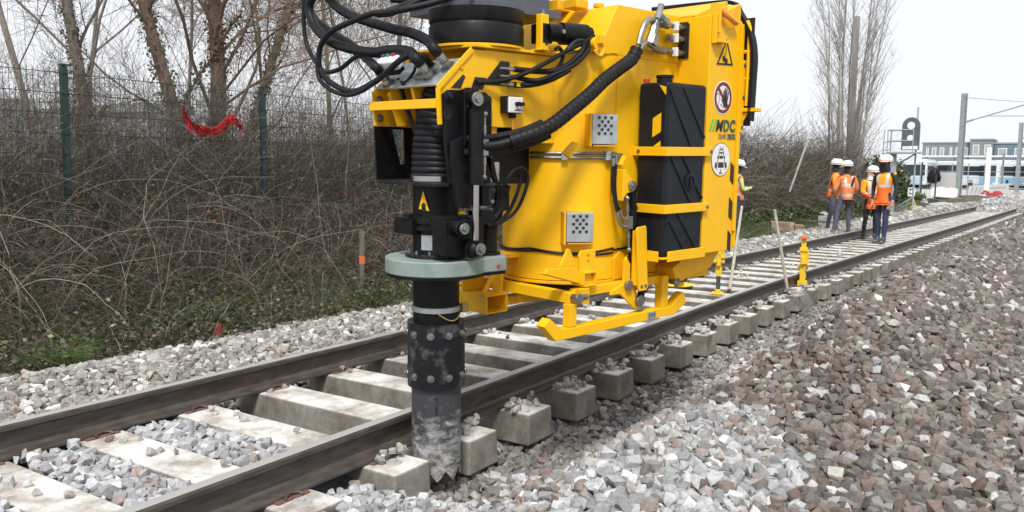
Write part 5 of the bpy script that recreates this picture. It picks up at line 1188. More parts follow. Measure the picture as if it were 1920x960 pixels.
# --- big wrapped hose bundle round the drum
bp_ = smooth_path([(-.98, -.26, .00), (-.86, -.33, .005), (-.72, -.42, .055), (-.60, -.45, .105), (-.45, -.46, .195), (-.32, -.46, .275), (-.20, -.455, .355), (-.08, -.45, .42), (.02, -.45, .475), (.065, -.45, .53)], 12)
n_p = len(bp_); rr = []
for i in range(n_p):
    t = i/(n_p-1); rr.append(.026 if t < .17 else .030)
dense = smooth_path(bp_, 3); nd = len(dense); rs = []
acc = 0
for i in range(nd):
    if i: acc += (dense[i]-dense[i-1]).length
    t = i/(nd-1)
    if t < .16: rs.append(.024)
    else: ph = (acc/.034) % 1; rs.append(.0325+.0048*math.sin(math.pi*ph)**.35)
mb = MB(); mb.tube(dense, rs, 18); mb.build('wrapped_hose', 'rubber', mc, smooth=60)
mb = MB(); mb.tube(smooth_path([(-1.0, -.27, .035), (-.86, -.31, .045), (-.74, -.38, .075), (-.64, -.43, .12)]), .018, 10); mb.tube(smooth_path([(-1.0, -.25, -.03), (-.86, -.31, -.03), (-.72, -.40, .01), (-.60, -.44, .06)]), .02, 10); mb.build('loose_hose', 'rubber', mc)
mb = MB(); mb.tube([(-.80, -.352, .060), (-.71, -.408, .086)], .0035, 4); mb.build('hose_print', 'sticker_white', mc)
mb = MB(); mb.plate([(-.42, -.03), (-.34, .03), (-.30, .02), (-.36, -.06)], 1, -.37, -.355); mb.build('hose_bracket', 'yellow2', mc)

# --- swinging suction tube
TX = -.968
def lt(prof, nm, m, par=mc, n=48, smooth=35, bevel=0, c=(TX, 0, 0)):
    mb = MB(); mb.lathe(prof, n, c); return mb.build(nm, m, par, smooth=smooth)
# ribbed bellows, leaning back at the top
mb = MB(); path = []; rs = []; K = 17
cen = smooth_path([(-.968, 0, -.165), (-.965, 0, -.05), (-.955, -.003, .08), (-.935, -.01, .19), (-.90, -.03, .29), (-.85, -.05, .36)], 40)
acc = 0
for i, p in enumerate(cen):
    if i: acc += (cen[i]-cen[i-1]).length
    ph = (acc/.029) % 1; rs.append(.118+.011*max(0, math.sin(math.pi*ph))**.35-.012*min(1, acc/.6))
mb.tube(cen, rs, 40); mb.build('bellows', 'rubber', mc, smooth=50)
lt([(.128, -.178), (.131, -.176), (.131, -.150), (.128, -.148)], 'hose_clamp', 'chrome')
# black bracket: bottom plate and left cheek
mb = MB(); mb.plate([(-1.125, .285), (-1.125, -.20), (-.80, -.26), (-.70, -.20), (-.70, .285)], 2, -.197, -.180); mb.build('bracket_plate', 'black_scuffed', mc, bevel=.003)
mb = MB(); mb.plate([(-1.118, .098), (-1.105, -.180), (-.72, -.180), (-.68, .098)], 1, YL-.026, YL-.014, [[(-1.01, .085), (-.93, .085), (-.925, -.10), (-.955, -.10)]]); mb.build('left_cheek', 'black', mc)
for x, z in ((-1.085, .235), (-1.085, .14)): bolt((x, YL-.026, z), (0, -1, 0), .012, .014)
# right cheek, channel and cylinder
mb = MB(); mb.plate([(-1.098, .245), (-1.065, .266), (-.98, .268), (-.955, .282), (-.90, .282), (-.875, .265), (-.835, .265), (-.795, .235), (-.795, .02), (-.80, -.19), (-.90, -.19), (-.93, .02), (-.93, .10), (-.99, .10), (-.99, -.10), (-1.06, -.19), (-1.085, .0)], 1, YR-.030, YR-.005); ck = mb.build('right_cheek', 'black', mc, bevel=.003)
for x, z in ((-1.075, .235), (-1.075, .150), (-.825, .225)): bolt((x, YR-.030, z), (0, -1, 0), .015, .012, 'black_scuffed', ck)
mb = MB(); mb.plate([(-1.075, .02), (-1.07, -.10), (-1.04, -.30), (-.955, -.30), (-.945, -.24), (-.945, .255), (-1.0, .27), (-1.0, .05)], 1, YR-.062, YR-.031); mb.build('channel', 'black', mc, bevel=.004)
mb = MB(); mb.bb((-1.005, YR-.068, .0), (-.985, YR-.055, .26)); mb.plate([(-.99, .18), (-.99, .26), (-.96, .275), (-.92, .27), (-.90, .24), (-.90, .18)], 1, YR-.075, YR-.063); mb.build('cylinder_mount', 'black', mc, bevel=.004)
mb = MB(); mb.bb((-.93, YR+.005, .10), (-.99, YR-.002, .17)); mb.build('gap_patch', 'yellow2', mc)
# tilt cylinder
yb = -.300
mb = MB(); mb.cyl((-.960, yb, .175), (-.960, yb, -.185), .036, n=28); mb.cyl((-.960, yb, .17), (-.960, yb, .225), .024, n=16); mb.cyl((-.960, yb-.035, .222), (-.960, yb+.06, .222), .034, n=24); mb.cyl((-.94, yb-.02, .222), (-.89, yb+.05, .222), .030, n=20); bc = mb.build('tilt_cylinder', 'black', mc, bevel=.002)
mb = MB(); mb.cyl((-.960, yb, -.185), (-.960, yb, -.475), .0165, n=20); mb.build('piston_rod', 'chrome', bc)
mb = MB(); mb.cyl((-.985, yb-.055, .222), (-.985, yb-.035, .222), .020, n=8); mb.cyl((-.985, yb-.045, .222), (-.985, yb-.034, .222), .034, n=26); mb.cyl((-.960, yb-.06, -.497), (-.960, yb-.035, -.497), .016, n=8); mb.cyl((-.960, yb-.045, -.497), (-.960, yb-.034, -.497), .030, n=24); mb.cyl((-1.035, yb-.02, -.395), (-1.035, yb-.005, -.395), .014, n=8); mb.cyl((-1.035, yb-.012, -.395), (-1.035, yb+.0, -.395), .028, n=24); mb.build('pivot_pin', 'steel', bc, bevel=.002)
mb = MB(); mb.ball((-.960, yb, -.50), .042, 18, (1, .8, 1)); mb.box((-.955, yb, -.47), (.05, .05, .03)); mb.build('rod_eye', 'black', bc)
mb = MB(); mb.cyl((-.905, yb, .150), (-.905, yb, -.145), .007); mb.ball((-.905, yb, .155), .016); mb.ball((-.905, yb, -.15), .014); mb.cyl((-.905, yb, .10), (-.905, yb, .06), .011, n=6); mb.cyl((-.905, yb, -.05), (-.905, yb, -.09), .011, n=6); mb.bb((-.925, yb-.015, -.045), (-.888, yb+.015, .035)); mb.tube(smooth_path([(-.89, yb, .02), (-.86, yb+.01, .02), (-.84, yb+.02, -.015)]), .012, 8); mb.tube(smooth_path([(-.89, yb, -.02), (-.865, yb+.01, -.02), (-.845, yb+.02, -.05)]), .012, 8); mb.build('port_block', 'steel', bc, bevel=.002)
# valve block and looped hoses behind
mb = MB(); mb.box((-.735, -.13, -.20), (.13, .05, .24)); vb = mb.build('valve_block', 'galv', mc, bevel=.005)
mb = MB()
for x, z in ((-.78, -.12), (-.72, -.14), (-.70, -.20), (-.77, -.24), (-.73, -.28), (-.76, -.18)): mb.cyl((x, -.155, z), (x-.015, -.185, z), .011, n=8)
mb.build('valve_fitting', 'steel', vb)
mb = MB()
for i in range(4):
    o_ = .02*i; mb.tube(smooth_path([(-.84+.01*i, -.27+.01*i, -.03-o_*.5), (-.775, -.22, -.10-o_), (-.725+.02*i, -.20, -.24), (-.73+.015*i, -.19, -.33), (-.70, -.17, -.385)]), .0095, 8)
mb.tube(smooth_path([(-.76, -.18, -.41), (-.66, -.20, -.35), (-.59, -.20, -.25), (-.565, -.20, -.17), (-.60, -.20, -.13), (-.66, -.20, -.17), (-.70, -.20, -.25)]), .0095, 8)
mb.tube(smooth_path([(-.73, -.18, -.41), (-.62, -.22, -.34), (-.545, -.22, -.23), (-.53, -.22, -.15), (-.57, -.22, -.11), (-.63, -.21, -.13), (-.68, -.20, -.2)]), .0095, 8)
mb.tube(smooth_path([(-.80, -.2, -.40), (-.74, -.19, -.37), (-.68, -.19, -.30), (-.64, -.19, -.20)]), .014, 8)
mb.build('hydraulic_hose', 'rubber', mc)
mb = MB(); mb.bb((-.80, -.06, -.20), (-.36, -.04, .10)); mb.bb((-.83, -.20, -.30), (-.78, -.10, -.02)); mb.bb((-.70, -.20, -.33), (-.64, -.14, -.24)); mb.box((-.80, -.16, -.36), (.10, .10, .07)); mb.build('inner_blocks_dark_fill', 'black', mc, bevel=.003)  # first box is an added black sheet darkening the gap under the side plate
# upper tube body
lt([(.118, -.198), (.118, -.355), (.140, -.357), (.143, -.372), (.143, -.385), (.132, -.388), (.132, -.400), (.143, -.403), (.143, -.42), (.118, -.424), (.118, -.545)], 'tube_body', 'black', smooth=30)
mb = MB(); mb.box((-1.115, .06, -.40), (.04, .15, .085)); mb.box((-1.13, .02, -.352), (.03, .05, .03)); mb.build('side_catch', 'black', mc, bevel=.004)
lt([(.155, -.560), (.160, -.556), (.160, -.546), (.150, -.542)], 'base_flange', 'black_scuffed')
for a in np.linspace(0, 2*math.pi, 13)[:-1]+.15: bolt((TX+.143*math.cos(a), .143*math.sin(a), -.544), (0, 0, 1), .008, .016, washer=False, name='flange_bolt')
mb = MB(); mb.box((-1.025, -.175, -.375), (.165, .10, .075)); mb.plate([(-1.105, -.36), (-1.105, -.53), (-.90, -.545), (-.88, -.50), (-.90, -.42), (-.95, -.36)], 1, -.245, -.14); mb.cyl((-.985, -.265, -.395), (-.985, -.20, -.395), .045, n=20); mb.cyl((-.958, -.285, -.50), (-.958, -.20, -.50), .048, n=20); mb.cyl((-1.035, -.292, -.395), (-1.035, -.20, -.395), .04, n=20); mb.box((-.90, -.18, -.43), (.10, .12, .17)); mb.build('pivot_bracket', 'black', mc, bevel=.005)
mb = MB(); mb.ball((-.985, -.225, -.325), .013, 10, (1.6, 1, .8)); mb.build('grease_cap', 'ink_lime' if False else 'yellow', mc)
# warning sticker and identity plate wrapped on the tube
def wrap(poly, r, m, name, zoff=0, par=mc):
    mb = MB(); vs_ = [mb.bm.verts.new((TX+r*math.cos(a), r*math.sin(a), z)) for a, z in poly]; mb.bm.faces.new(vs_); return mb.build(name, m, par)
a0 = math.radians(-158)
wt = wrap([(a0-.30, -.315), (a0+.26, -.325), (a0-.04, -.215)], .1215, 'yellow', 'warning_sticker'); 
for (p, q) in (((-.30, -.315), (.26, -.325)), ((.26, -.325), (-.04, -.215)), ((-.04, -.215), (-.30, -.315))):
    mb = MB(); mb.tube([(TX+.122*math.cos(a0+p[0]*(1-t)+q[0]*t), .122*math.sin(a0+p[0]*(1-t)+q[0]*t), p[1]*(1-t)+q[1]*t) for t in np.linspace(0, 1, 7)], .0025, 4); mb.build('sticker_edge', 'ink', wt)
wrap([(a0-.12, -.303), (a0+.07, -.305), (a0+.09, -.29), (a0-.02, -.280), (a0-.12, -.290)], .1235, 'ink', 'pictogram', par=wt)
mb = MB(); P_ = np.linspace(math.radians(-166), math.radians(-128), 8)
for a, b in zip(P_, P_[1:]): mb.bm.faces.new([mb.bm.verts.new((TX+.1205*math.cos(t), .1205*math.sin(t), z)) for t, z in ((a, -.52), (b, -.52), (b, -.445), (a, -.445))])
mb.build('identity_plate', 'galv', mc)
# grey green slewing drive: disc with tapering arm to the motor
ga = np.linspace(math.radians(60), math.radians(300), 40)
outl = [(TX+.262*math.cos(a), .262*math.sin(a)) for a in ga]+[(-.69, -.235), (-.655, -.20), (-.60, -.05), (-.64, .10)]
mb = MB(); mb.plate(outl, 2, -.640, -.562); gd = mb.build('slewing_drive', 'green_grey', mc, bevel=.008, smooth=25)
mb = MB(); mb.plate([(x*.985-.012, y*.97) for x, y in outl], 2, -.655, -.641); mb.build('lower_cover', 'black', gd)
mb = MB(); mb.box((-.745, -.236, -.610), (.022, .003, .014), Matrix.Rotation(.15, 3, 'Z')); mb.build('red_mark', 'red', gd)
mb = MB(); mb.cyl((-.725, -.12, -.562), (-.725, -.12, -.545), .072, n=24); mb.cyl((-.725, -.12, -.545), (-.725, -.12, -.40), .055, n=24); mb.cyl((-.725, -.12, -.44), (-.725, -.12, -.40), .060, n=24); mb.build('drive_motor', 'black', gd, bevel=.003)
MT['brass'] = mat('dull_brass', (.42, .30, .13), .45, .8)
mb = MB()
for x, y in ((-.76, -.14), (-.73, -.16), (-.70, -.13)): mb.cyl((x, y, -.40), (x+.015, y, -.355), .011, n=8)
mb.build('motor_fitting', 'brass', gd)
# lower tube, clamp ring, chain, bolted sleeve, toothed end
lt([(.120, -.642), (.120, -.905)], 'swivel_tube', 'black')
lt([(.125, -.845), (.129, -.843), (.129, -.818), (.125, -.816)], 'clamp_ring', 'galv')
mb = MB(); mb.box((TX+.10, -.10, -.83), (.04, .04, .045)); mb.tube([(TX+.118*math.cos(a)*1.08, .118*math.sin(a)*1.08, -.84-.045*math.sin((a+2.2)/1.4*math.pi)) for a in np.linspace(-2.2, -.8, 20)], .004, 5); mb.build('safety_chain', 'brass', mc)
sv = lt([(.146, -.905), (.150, -.902), (.150, -1.238), (.146, -1.236)], 'bolted_sleeve', 'black_scuffed')
for z in (-.955, -1.175):
    for k in range(10):
        a = math.radians(-175+36*k); bolt((TX+.150*math.cos(a), .150*math.sin(a), z), (math.cos(a), math.sin(a), 0), .0115, .014, par=sv)
mb = MB(); n = 96; rO, rI = .130, .120
def tooth(a):
    ph = (a/(2*math.pi)*9+.15) % 1; return -1.735+.055*(1-abs(ph*2-1))
rings = []
for r in (rO, rI):
    rings.append(([mb.bm.verts.new((TX+r*math.cos(t), r*math.sin(t), -1.19)) for t in np.linspace(0, 2*math.pi, n+1)[:-1]], [mb.bm.verts.new((TX+r*math.cos(t), r*math.sin(t), tooth(t))) for t in np.linspace(0, 2*math.pi, n+1)[:-1]]))
for i in range(n):
    j = (i+1) % n; (a, b), (c, d) = rings
    mb.bm.faces.new((a[i], a[j], b[j], b[i])); mb.bm.faces.new((c[i], c[j], d[j], d[i])); mb.bm.faces.new((b[i], b[j], d[j], d[i]))
mb.build('toothed_tube', 'tube_dust', mc, smooth=40)
mb = MB(); a = math.radians(-128); mb.bar((TX+.131*math.cos(a), .131*math.sin(a), -1.28), (TX+.131*math.cos(a), .131*math.sin(a), -1.37), .008, .008); mb.build('weld_bead', 'black_scuffed', mc)

# --- the loops of thick hoses at the upper left
def hose(nm, pts, r, name='thick_hose'):
    mb = MB(); mb.tube(smooth_path(pts, 8), r, 12); return mb.build(name, 'rubber', mc, smooth=60)
fa = mp_(.155, -.135, .035)+Vector((-.5, .35, .6)).normalized()*.0
da = (mp_(0, 0, 1)-mp_(0, 0, 0)+Vector((-.5, .35, .6))).normalized()
e1 = mp_(.155, -.135, .035)+da*.065; e2 = mp_(.085, -.06, .035)+da*.065; e3 = mp_(.055, .255, .035)+da*.065
hose('a', [e1-da*.02, e1+da*.02, (-1.05, -.032, .513), (-1.05, .10, .560), (-1.05, .235, .589), (-1.05, .476, .652), (-1.05, .683, .716), (-1.05, .846, .805), (-1.05, .98, .95), (-1.0, 1.0, 1.2)], .0265)
hose('b', [e2-da*.02, e2+da*.02, (-1.09, .06, .462), (-1.10, .20, .478), (-1.10, .356, .479), (-1.10, .609, .520), (-1.10, .799, .578), (-1.10, .951, .679), (-1.10, .994, .787), (-1.10, .88, .86), (-1.1, .7, .90), (-1.0, .5, 1.0)], .026)
hose('c', [e3-da*.02, e3+da*.02, (-1.01, .555, .468), (-1.0, .713, .551), (-1.0, .934, .643), (-1.0, 1.109, .736), (-1.0, 1.227, .90), (-.95, 1.25, 1.2)], .024)
hose('d', [(-.85, -.15, .775), (-1.0, -.05, .70), (-1.15, .10, .652), (-1.15, .278, .661), (-1.15, .475, .641), (-1.15, .687, .606), (-1.15, .801, .53), (-1.15, .806, .415), (-1.15, .696, .337), (-1.15, .485, .280), (-1.15, .285, .317), (-1.15, .16, .365), (-1.12, .06, .43), (-1.06, .0, .44), (-1.0, -.02, .39)], .016)
hose('e', [(-1.03, 1.174, 1.1), (-1.03, 1.18, .85), (-1.03, 1.177, .662), (-1.03, 1.126, .55), (-1.04, .96, .425), (-1.08, .72, .415), (-1.10, .51, .468), (-1.08, .361, .465), (-1.05, .30, .45)], .013)
hose('f', [(-.9, -.02, .80), (-1.1, .12, .665), (-1.12, .25, .655), (-1.08, .30, .672), (-.95, .20, .74), (-.85, .05, .80)], .014)
hose('g', [(-1.17, .800, .45), (-1.17, .78, .36), (-1.17, .66, .295), (-1.17, .50, .262), (-1.17, .35, .28), (-1.16, .20, .34)], .012)
hose('h', [(-.84, .55, .80), (-.84, .40, .78), (-.84, .20, .785), (-.80, .0, .80)], .018)
hose('i', [(-.86, .58, .74), (-.88, .35, .735), (-.87, .1, .755), (-.82, -.02, .79)], .014)
# ---------------------------------------------------------------- people
MT['skin'] = mat('skin', (.42, .24, .17), .6); MT['skin_dark'] = mat('dark_skin', (.09, .05, .035), .6)
MT['navy'] = mat('navy_trousers', (.025, .035, .075), .85, col2=(.04, .05, .10), scale=12, bump=.4, bscale=25)
MT['slate'] = mat('slate_trousers', (.07, .075, .11), .85, col2=(.11, .11, .15), scale=10, bump=.4, bscale=25)
MT['black_cloth'] = mat('black_cloth', (.015, .014, .02), .9, col2=(.03, .03, .035), scale=10)
MT['orange'] = mat('hi_vis_orange', (.90, .16, .01), .7, col2=(.80, .13, .012), scale=6, bump=.5, bscale=14)
MT['orange_faded'] = mat('faded_hi_vis_orange', (.82, .26, .07), .75, col2=(.70, .22, .08), scale=6, bump=.5, bscale=14)
MT['amber'] = mat('amber_cloth', (.92, .34, .015), .7, bump=.5, bscale=14)
MT['reflective'] = mat('grey_reflective_tape', (.55, .55, .52), .4)
MT['hivis_yellow'] = mat('hi_vis_yellow', (.50, .55, .22), .7)
MT['helmet'] = mat('white_helmet', (.80, .80, .80), .3, coat=.3)
MT['boots'] = mat('muddy_boots', (.10, .09, .075), .9, col2=(.20, .18, .15), scale=20)
def skin_mesh(nodes, edges, root, sub=2):
    me = bpy.data.meshes.new('tmp'); names = list(nodes); ix = {k: i for i, k in enumerate(names)}
    me.from_pydata([nodes[k][0] for k in names], [(ix[a], ix[b]) for a, b in edges], [])
    o = bpy.data.objects.new('tmp', me); COL.objects.link(o)
    m = o.modifiers.new('s', 'SKIN'); 
    if not me.skin_vertices: pass
    sv = me.skin_vertices[0].data
    for k in names:
        r = nodes[k][1]; r = r if hasattr(r, '__len__') else (r, r); sv[ix[k]].radius = r; sv[ix[k]].use_root = (k == root)
    m.use_smooth_shade = True; m.branch_smoothing = .3
    s = o.modifiers.new('d', 'SUBSURF'); s.levels = sub; s.render_levels = sub
    bpy.context.view_layer.update()
    r = bpy.data.meshes.new_from_object(o.evaluated_get(bpy.context.evaluated_depsgraph_get()))
    bpy.data.objects.remove(o); bpy.data.meshes.remove(me); return r
def mkobj(name, me, mats, par, fn=None):
    me.materials.clear()
    for m in mats: me.materials.append(MT[m])
    if fn:
        for p in me.polygons: p.material_index = fn(p.center)
    me.polygons.foreach_set('use_smooth', [True]*len(me.polygons))
    o = bpy.data.objects.new(name, me); COL.objects.link(o); o.parent = par; return o
def person(label, loc, heading, H=1.78, legs=((.0, .10), (.0, -.10)), arms=None, jacket='orange', jacket2=None, trousers='navy', skin='skin', hood=False, sleeves=None, look=(0, 0), scarf=False, bands=(.62, .70), jl=.50, w=1.0, pack=False, mid=None, lean=0, group='workers standing on the track'):
    root = thing('person', label, 'person', loc, heading, group)
    k = H/1.78; V = Vector
    def p(x, y, z): return V((x*k, y*k*w, z*k))
    lx = lambda z: lean*max(0, z-.95)
    hipz, shz = .95, 1.46
    nd = {'pel': (p(0, 0, .98), (.135*k*w, .105*k)), 'waist': (p(lx(1.12), 0, 1.13), (.135*k*w, .10*k)), 'chest': (p(lx(1.3), 0, 1.32), (.155*k*w, .115*k)), 'neckb': (p(lx(1.47), 0, 1.47), .07*k), 'neck': (p(lx(1.5)+.01, 0, 1.53), .052*k),
          'jaw': (p(lx(1.58)+.03, 0, 1.60), (.062*k, .075*k)), 'head': (p(lx(1.65)+.02, 0, 1.68), (.078*k, .095*k)), 'crown': (p(lx(1.7)+.01, 0, 1.745), (.06*k, .07*k))}
    ed = [('pel', 'waist'), ('waist', 'chest'), ('chest', 'neckb'), ('neckb', 'neck'), ('neck', 'jaw'), ('jaw', 'head'), ('head', 'crown')]
    # nose
    nd['nose'] = (p(lx(1.65)+.125, 0, 1.655), .013*k); ed.append(('head', 'nose'))
    arms = arms or {}
    for s, nm in ((1, 'L'), (-1, 'R')):
        fx_, fy_ = legs[0] if s > 0 else legs[1]
        hip = p(0, s*.095, .93); foot = V((fx_*k, fy_*k, .09*k)); knee = (hip+foot)/2+V((.03, 0, .02*k))
        nd['hip'+nm] = (hip, .088*k); nd['knee'+nm] = (knee, .062*k); nd['calf'+nm] = (knee.lerp(foot, .35)+V((-.015, 0, 0)), .058*k); nd['ank'+nm] = (foot, .043*k); nd['toe'+nm] = (foot+V((.15*k, s*.02, -.045*k)), (.045*k, .03*k)); nd['heel'+nm] = (foot+V((-.05*k, 0, -.045*k)), .035*k)
        ed += [('pel', 'hip'+nm), ('hip'+nm, 'knee'+nm), ('knee'+nm, 'calf'+nm), ('calf'+nm, 'ank'+nm), ('ank'+nm, 'toe'+nm), ('ank'+nm, 'heel'+nm)]
        sh = p(lx(1.44), s*.185, 1.43); el, ha = arms.get(nm, ((.0, s*.25, 1.14), (.05, s*.24, .90)))
        el = p(*el); ha = p(*ha); d = (ha-el).normalized()
        nd['sh'+nm] = (sh, .062*k); nd['el'+nm] = (el, .045*k); nd['wr'+nm] = (ha, (.030*k, .026*k)); palm = ha+d*.07*k; nd['pa'+nm] = (palm, (.040*k, .020*k))
        ed += [('chest', 'sh'+nm), ('sh'+nm, 'el'+nm), ('el'+nm, 'wr'+nm), ('wr'+nm, 'pa'+nm)]
        side = d.cross(V((0, s, 0))); side = side.normalized() if side.length > .1 else V((1, 0, 0)); nrm = d.cross(side)
        for i in range(4):
            o_ = side*(i-1.5)*.020*k; ln = (.065, .078, .072, .055)[i]*k
            a = palm+o_+d*.035*k; b = a+d*ln*.55+nrm*s*.006; c = b+d*ln*.4+nrm*s*.02*k
            nd[f'f{i}a'+nm] = (a, .0095*k); nd[f'f{i}b'+nm] = (b, .009*k); nd[f'f{i}c'+nm] = (c, .0075*k)
            ed += [('pa'+nm, f'f{i}a'+nm), (f'f{i}a'+nm, f'f{i}b'+nm), (f'f{i}b'+nm, f'f{i}c'+nm)]
        ta = ha+d*.03*k+side*.04*k; tb = ta+d*.04*k+side*.02*k; nd['ta'+nm] = (ta, .011*k); nd['tb'+nm] = (tb, .009*k); ed += [('wr'+nm, 'ta'+nm), ('ta'+nm, 'tb'+nm)]
    handpts = [nd['pa'+n_][0] for n_ in 'LR']; wr = [nd['wr'+n_][0] for n_ in 'LR']
    body = skin_mesh(nd, ed, 'pel')
    def reg(c):
        if min((c-q).length for q in handpts) < .115*k: return 1
        if c.z > 1.50*k: return 1
        if c.z < 1.0*k: return 0
        return 2
    mkobj('body', body, [trousers, skin, sleeves or jacket], root, reg)
    # boots
    for s, nm in ((1, 'L'), (-1, 'R')):
        a = nd['ank'+nm][0]; bn = {'a': (a+V((0, 0, .10*k)), .056*k), 'b': (a, .055*k), 'c': (a+V((.07*k, 0, -.04*k)), (.052*k, .042*k)), 'd': (a+V((.16*k, s*.02*k, -.05*k)), (.046*k, .034*k)), 'e': (a+V((-.05*k, 0, -.05*k)), .045*k)}
        mkobj('boot', skin_mesh(bn, [('a', 'b'), ('b', 'c'), ('c', 'd'), ('b', 'e')], 'b'), ['boots'], root)
    # jacket / vest
    jb = (1.43-jl-.03)
    jn = {'hem': (p(0, 0, jb), (.185*k*w, .150*k)), 'lo': (p(0, 0, jb+.12), (.175*k*w, .142*k)), 'ch': (p(lx(1.3), 0, 1.30), (.180*k*w, .145*k)), 'up': (p(lx(1.43), 0, 1.42), (.135*k*w, .105*k)), 'col': (p(lx(1.5), 0, 1.50), .078*k)}
    je = [('hem', 'lo'), ('lo', 'ch'), ('ch', 'up'), ('up', 'col')]
    for s, nm in ((1, 'L'), (-1, 'R')):
        sh = nd['sh'+nm][0]; el = nd['el'+nm][0]; wr_ = nd['wr'+nm][0]
        jn['s'+nm] = (sh, .080*k); je.append(('ch', 's'+nm))
        if sleeves is None: jn['e'+nm] = (el, .066*k); jn['w'+nm] = (wr_.lerp(el, .08), .048*k); je += [('s'+nm, 'e'+nm), ('e'+nm, 'w'+nm)]
        else: jn['s'+nm] = (sh, .068*k); jn['e'+nm] = (sh.lerp(el, .12), .066*k); je += [('s'+nm, 'e'+nm)]
    jm = skin_mesh(jn, je, 'lo', 3)
    z0 = jb*k; jt = (1.50-jb)*k
    def band(c):
        armd = min((c-nd['el'+q][0]).length for q in 'LR')
        ontorso = abs(c.y) < .20*k*w
        f = (c.z-z0)/jt
        if ontorso:
            for b in bands:
                if abs(f-b) < .045: return 1
            if f > max(bands) and .075*k < abs(c.y) < .125*k: return 1
        elif sleeves is None and armd < .045*k: return 1
        if jacket2 and f > max(bands): return 2
        return 0
    mkobj('jacket', jm, [jacket, 'reflective', jacket2 or jacket], root, band)
    # helmet with brim, or hood
    hc = nd['head'][0]+V((-.012, 0, .012*k)); rz = Matrix.Rotation(look[0], 3, 'Z')
    mb = MB(); prf = [(.138, -.005), (.136, .02), (.132, .055), (.115, .095), (.080, .122), (.035, .136), (.004, .138)]
    mb.lathe([(r*k, z*k) for r, z in prf], 24, (0, 0, 0), caps=True)
    for v in mb.bm.verts: v.co.x *= 1.13
    mb.plate([(.13*k, -.085*k), (.195*k, -.05*k), (.205*k, 0), (.195*k, .05*k), (.13*k, .085*k)], 2, -.010*k, 0.004*k); mb.box((0, 0, .125*k), (.20*k, .025*k, .03*k))
    hm = mb.build('helmet', 'helmet', root, smooth=50); hm.location = hc; hm.rotation_euler = Euler((0, look[1], look[0]))
    mb = MB(); mb.lathe([(.134*k, .006*k), (.137*k, .012*k), (.136*k, .026*k), (.133*k, .03*k)], 24)
    for v in mb.bm.verts: v.co.x *= 1.13
    st_ = mb.build('helmet_strap', 'black_cloth' if not scarf else 'orange', hm)
    mb = MB()
    for y in (-.032, .032): mb.ball(hc+V((.092*k, y*k, -.045*k)), .011*k, 8)
    mb.build('eyes', 'ink', root)
    hn = {'a': (nd['neckb'][0]+V((-.01, 0, .04*k)), .082*k), 'b': (nd['jaw'][0]+V((-.035*k, 0, 0)), .080*k), 'c': (nd['head'][0]+V((-.03*k, 0, 0)), .085*k)}
    if hood:
        hn = {'a': (nd['neckb'][0]+V((0, 0, .03*k)), .10*k), 'b': (nd['jaw'][0]+V((-.02*k, 0, 0)), .115*k), 'c': (nd['head'][0]+V((-.02*k, 0, 0)), .128*k), 'd': (nd['crown'][0], .09*k)}
        mkobj('hood', skin_mesh(hn, [('a', 'b'), ('b', 'c'), ('c', 'd')], 'b'), ['white' if hood == 'white' else 'black_cloth'], root)
        mb = MB(); mb.ball(nd['head'][0]+V((.075*k, 0, -.02*k)), .075*k, 12, (.75, .8, 1)); mb.build('face', skin, root)
    else: mkobj('hair', skin_mesh(hn, [('a', 'b'), ('b', 'c')], 'b'), ['black_cloth'], root)
    if scarf:
        mb = MB(); mb.tube([nd['neckb'][0]+V((.0, 0, .01)), nd['neck'][0]+V((.02, 0, .03)), nd['jaw'][0]+V((.025*k, 0, .04*k))], [.10*k, .10*k, .097*k], 14); mb.build('neck_warmer', 'black_cloth', root)
    if pack:
        mb = MB(); mb.bar(p(-.155, -.10, 1.43), p(-.160, -.03, 1.22), .05*k, .018*k, up=(1, 0, 0)); mb.build('shoulder_strap', 'black_cloth', root)
    return root
Z = -.0
def face(x, y): return math.atan2(y, x)
# headings: camera looks along about 33 degrees
person('leftmost worker of the standing group, half hidden, amber and orange jacket, facing right', (17.6, .95, .04), math.radians(-75), 1.76, legs=((.12, .10), (-.10, -.12)), arms={'R': ((.02, -.25, 1.15), (.20, -.12, 1.02)), 'L': ((.05, .25, 1.15), (.24, .10, 1.05))}, jacket='orange', jacket2='amber', trousers='slate', skin='skin_dark', bands=(.28, .55), look=(.2, .1), lean=.08)
person('worker seen from behind, faded orange jacket with black shoulder strap, grey trousers', (16.6, .45, .03), math.radians(48), 1.72, legs=((.0, .30), (.02, -.14)), arms={'L': ((.02, .27, 1.14), (.16, .17, .98)), 'R': ((.0, -.28, 1.16), (.14, -.24, .98))}, jacket='orange_faded', trousers='slate', bands=(.16, .55), pack=True, w=1.08, look=(.1, .1))
person('short worker in a white hood, bright orange jacket and black trousers', (16.65, -.10, 0), math.radians(-150), 1.64, legs=((.02, .12), (-.04, -.14)), arms={'R': ((.04, -.24, 1.15), (.22, -.10, 1.06)), 'L': ((.03, .25, 1.13), (.14, .16, .95))}, jacket='orange', jacket2='amber', trousers='black_cloth', hood='white', bands=(.52,), jl=.60, look=(0, .1))
person('tallest worker, rightmost of the group, orange vest over black sleeves, navy trousers', (15.5, -.55, 0), math.radians(165), 1.86, legs=((.10, .08), (-.03, -.10)), arms={'R': ((-.03, -.24, 1.14), (.06, -.21, .87)), 'L': ((-.02, .235, 1.13), (.10, .215, .86))}, jacket='orange', jacket2='amber', trousers='navy', sleeves='black_cloth', scarf=True, bands=(.52,), jl=.56, look=(.2, .05))
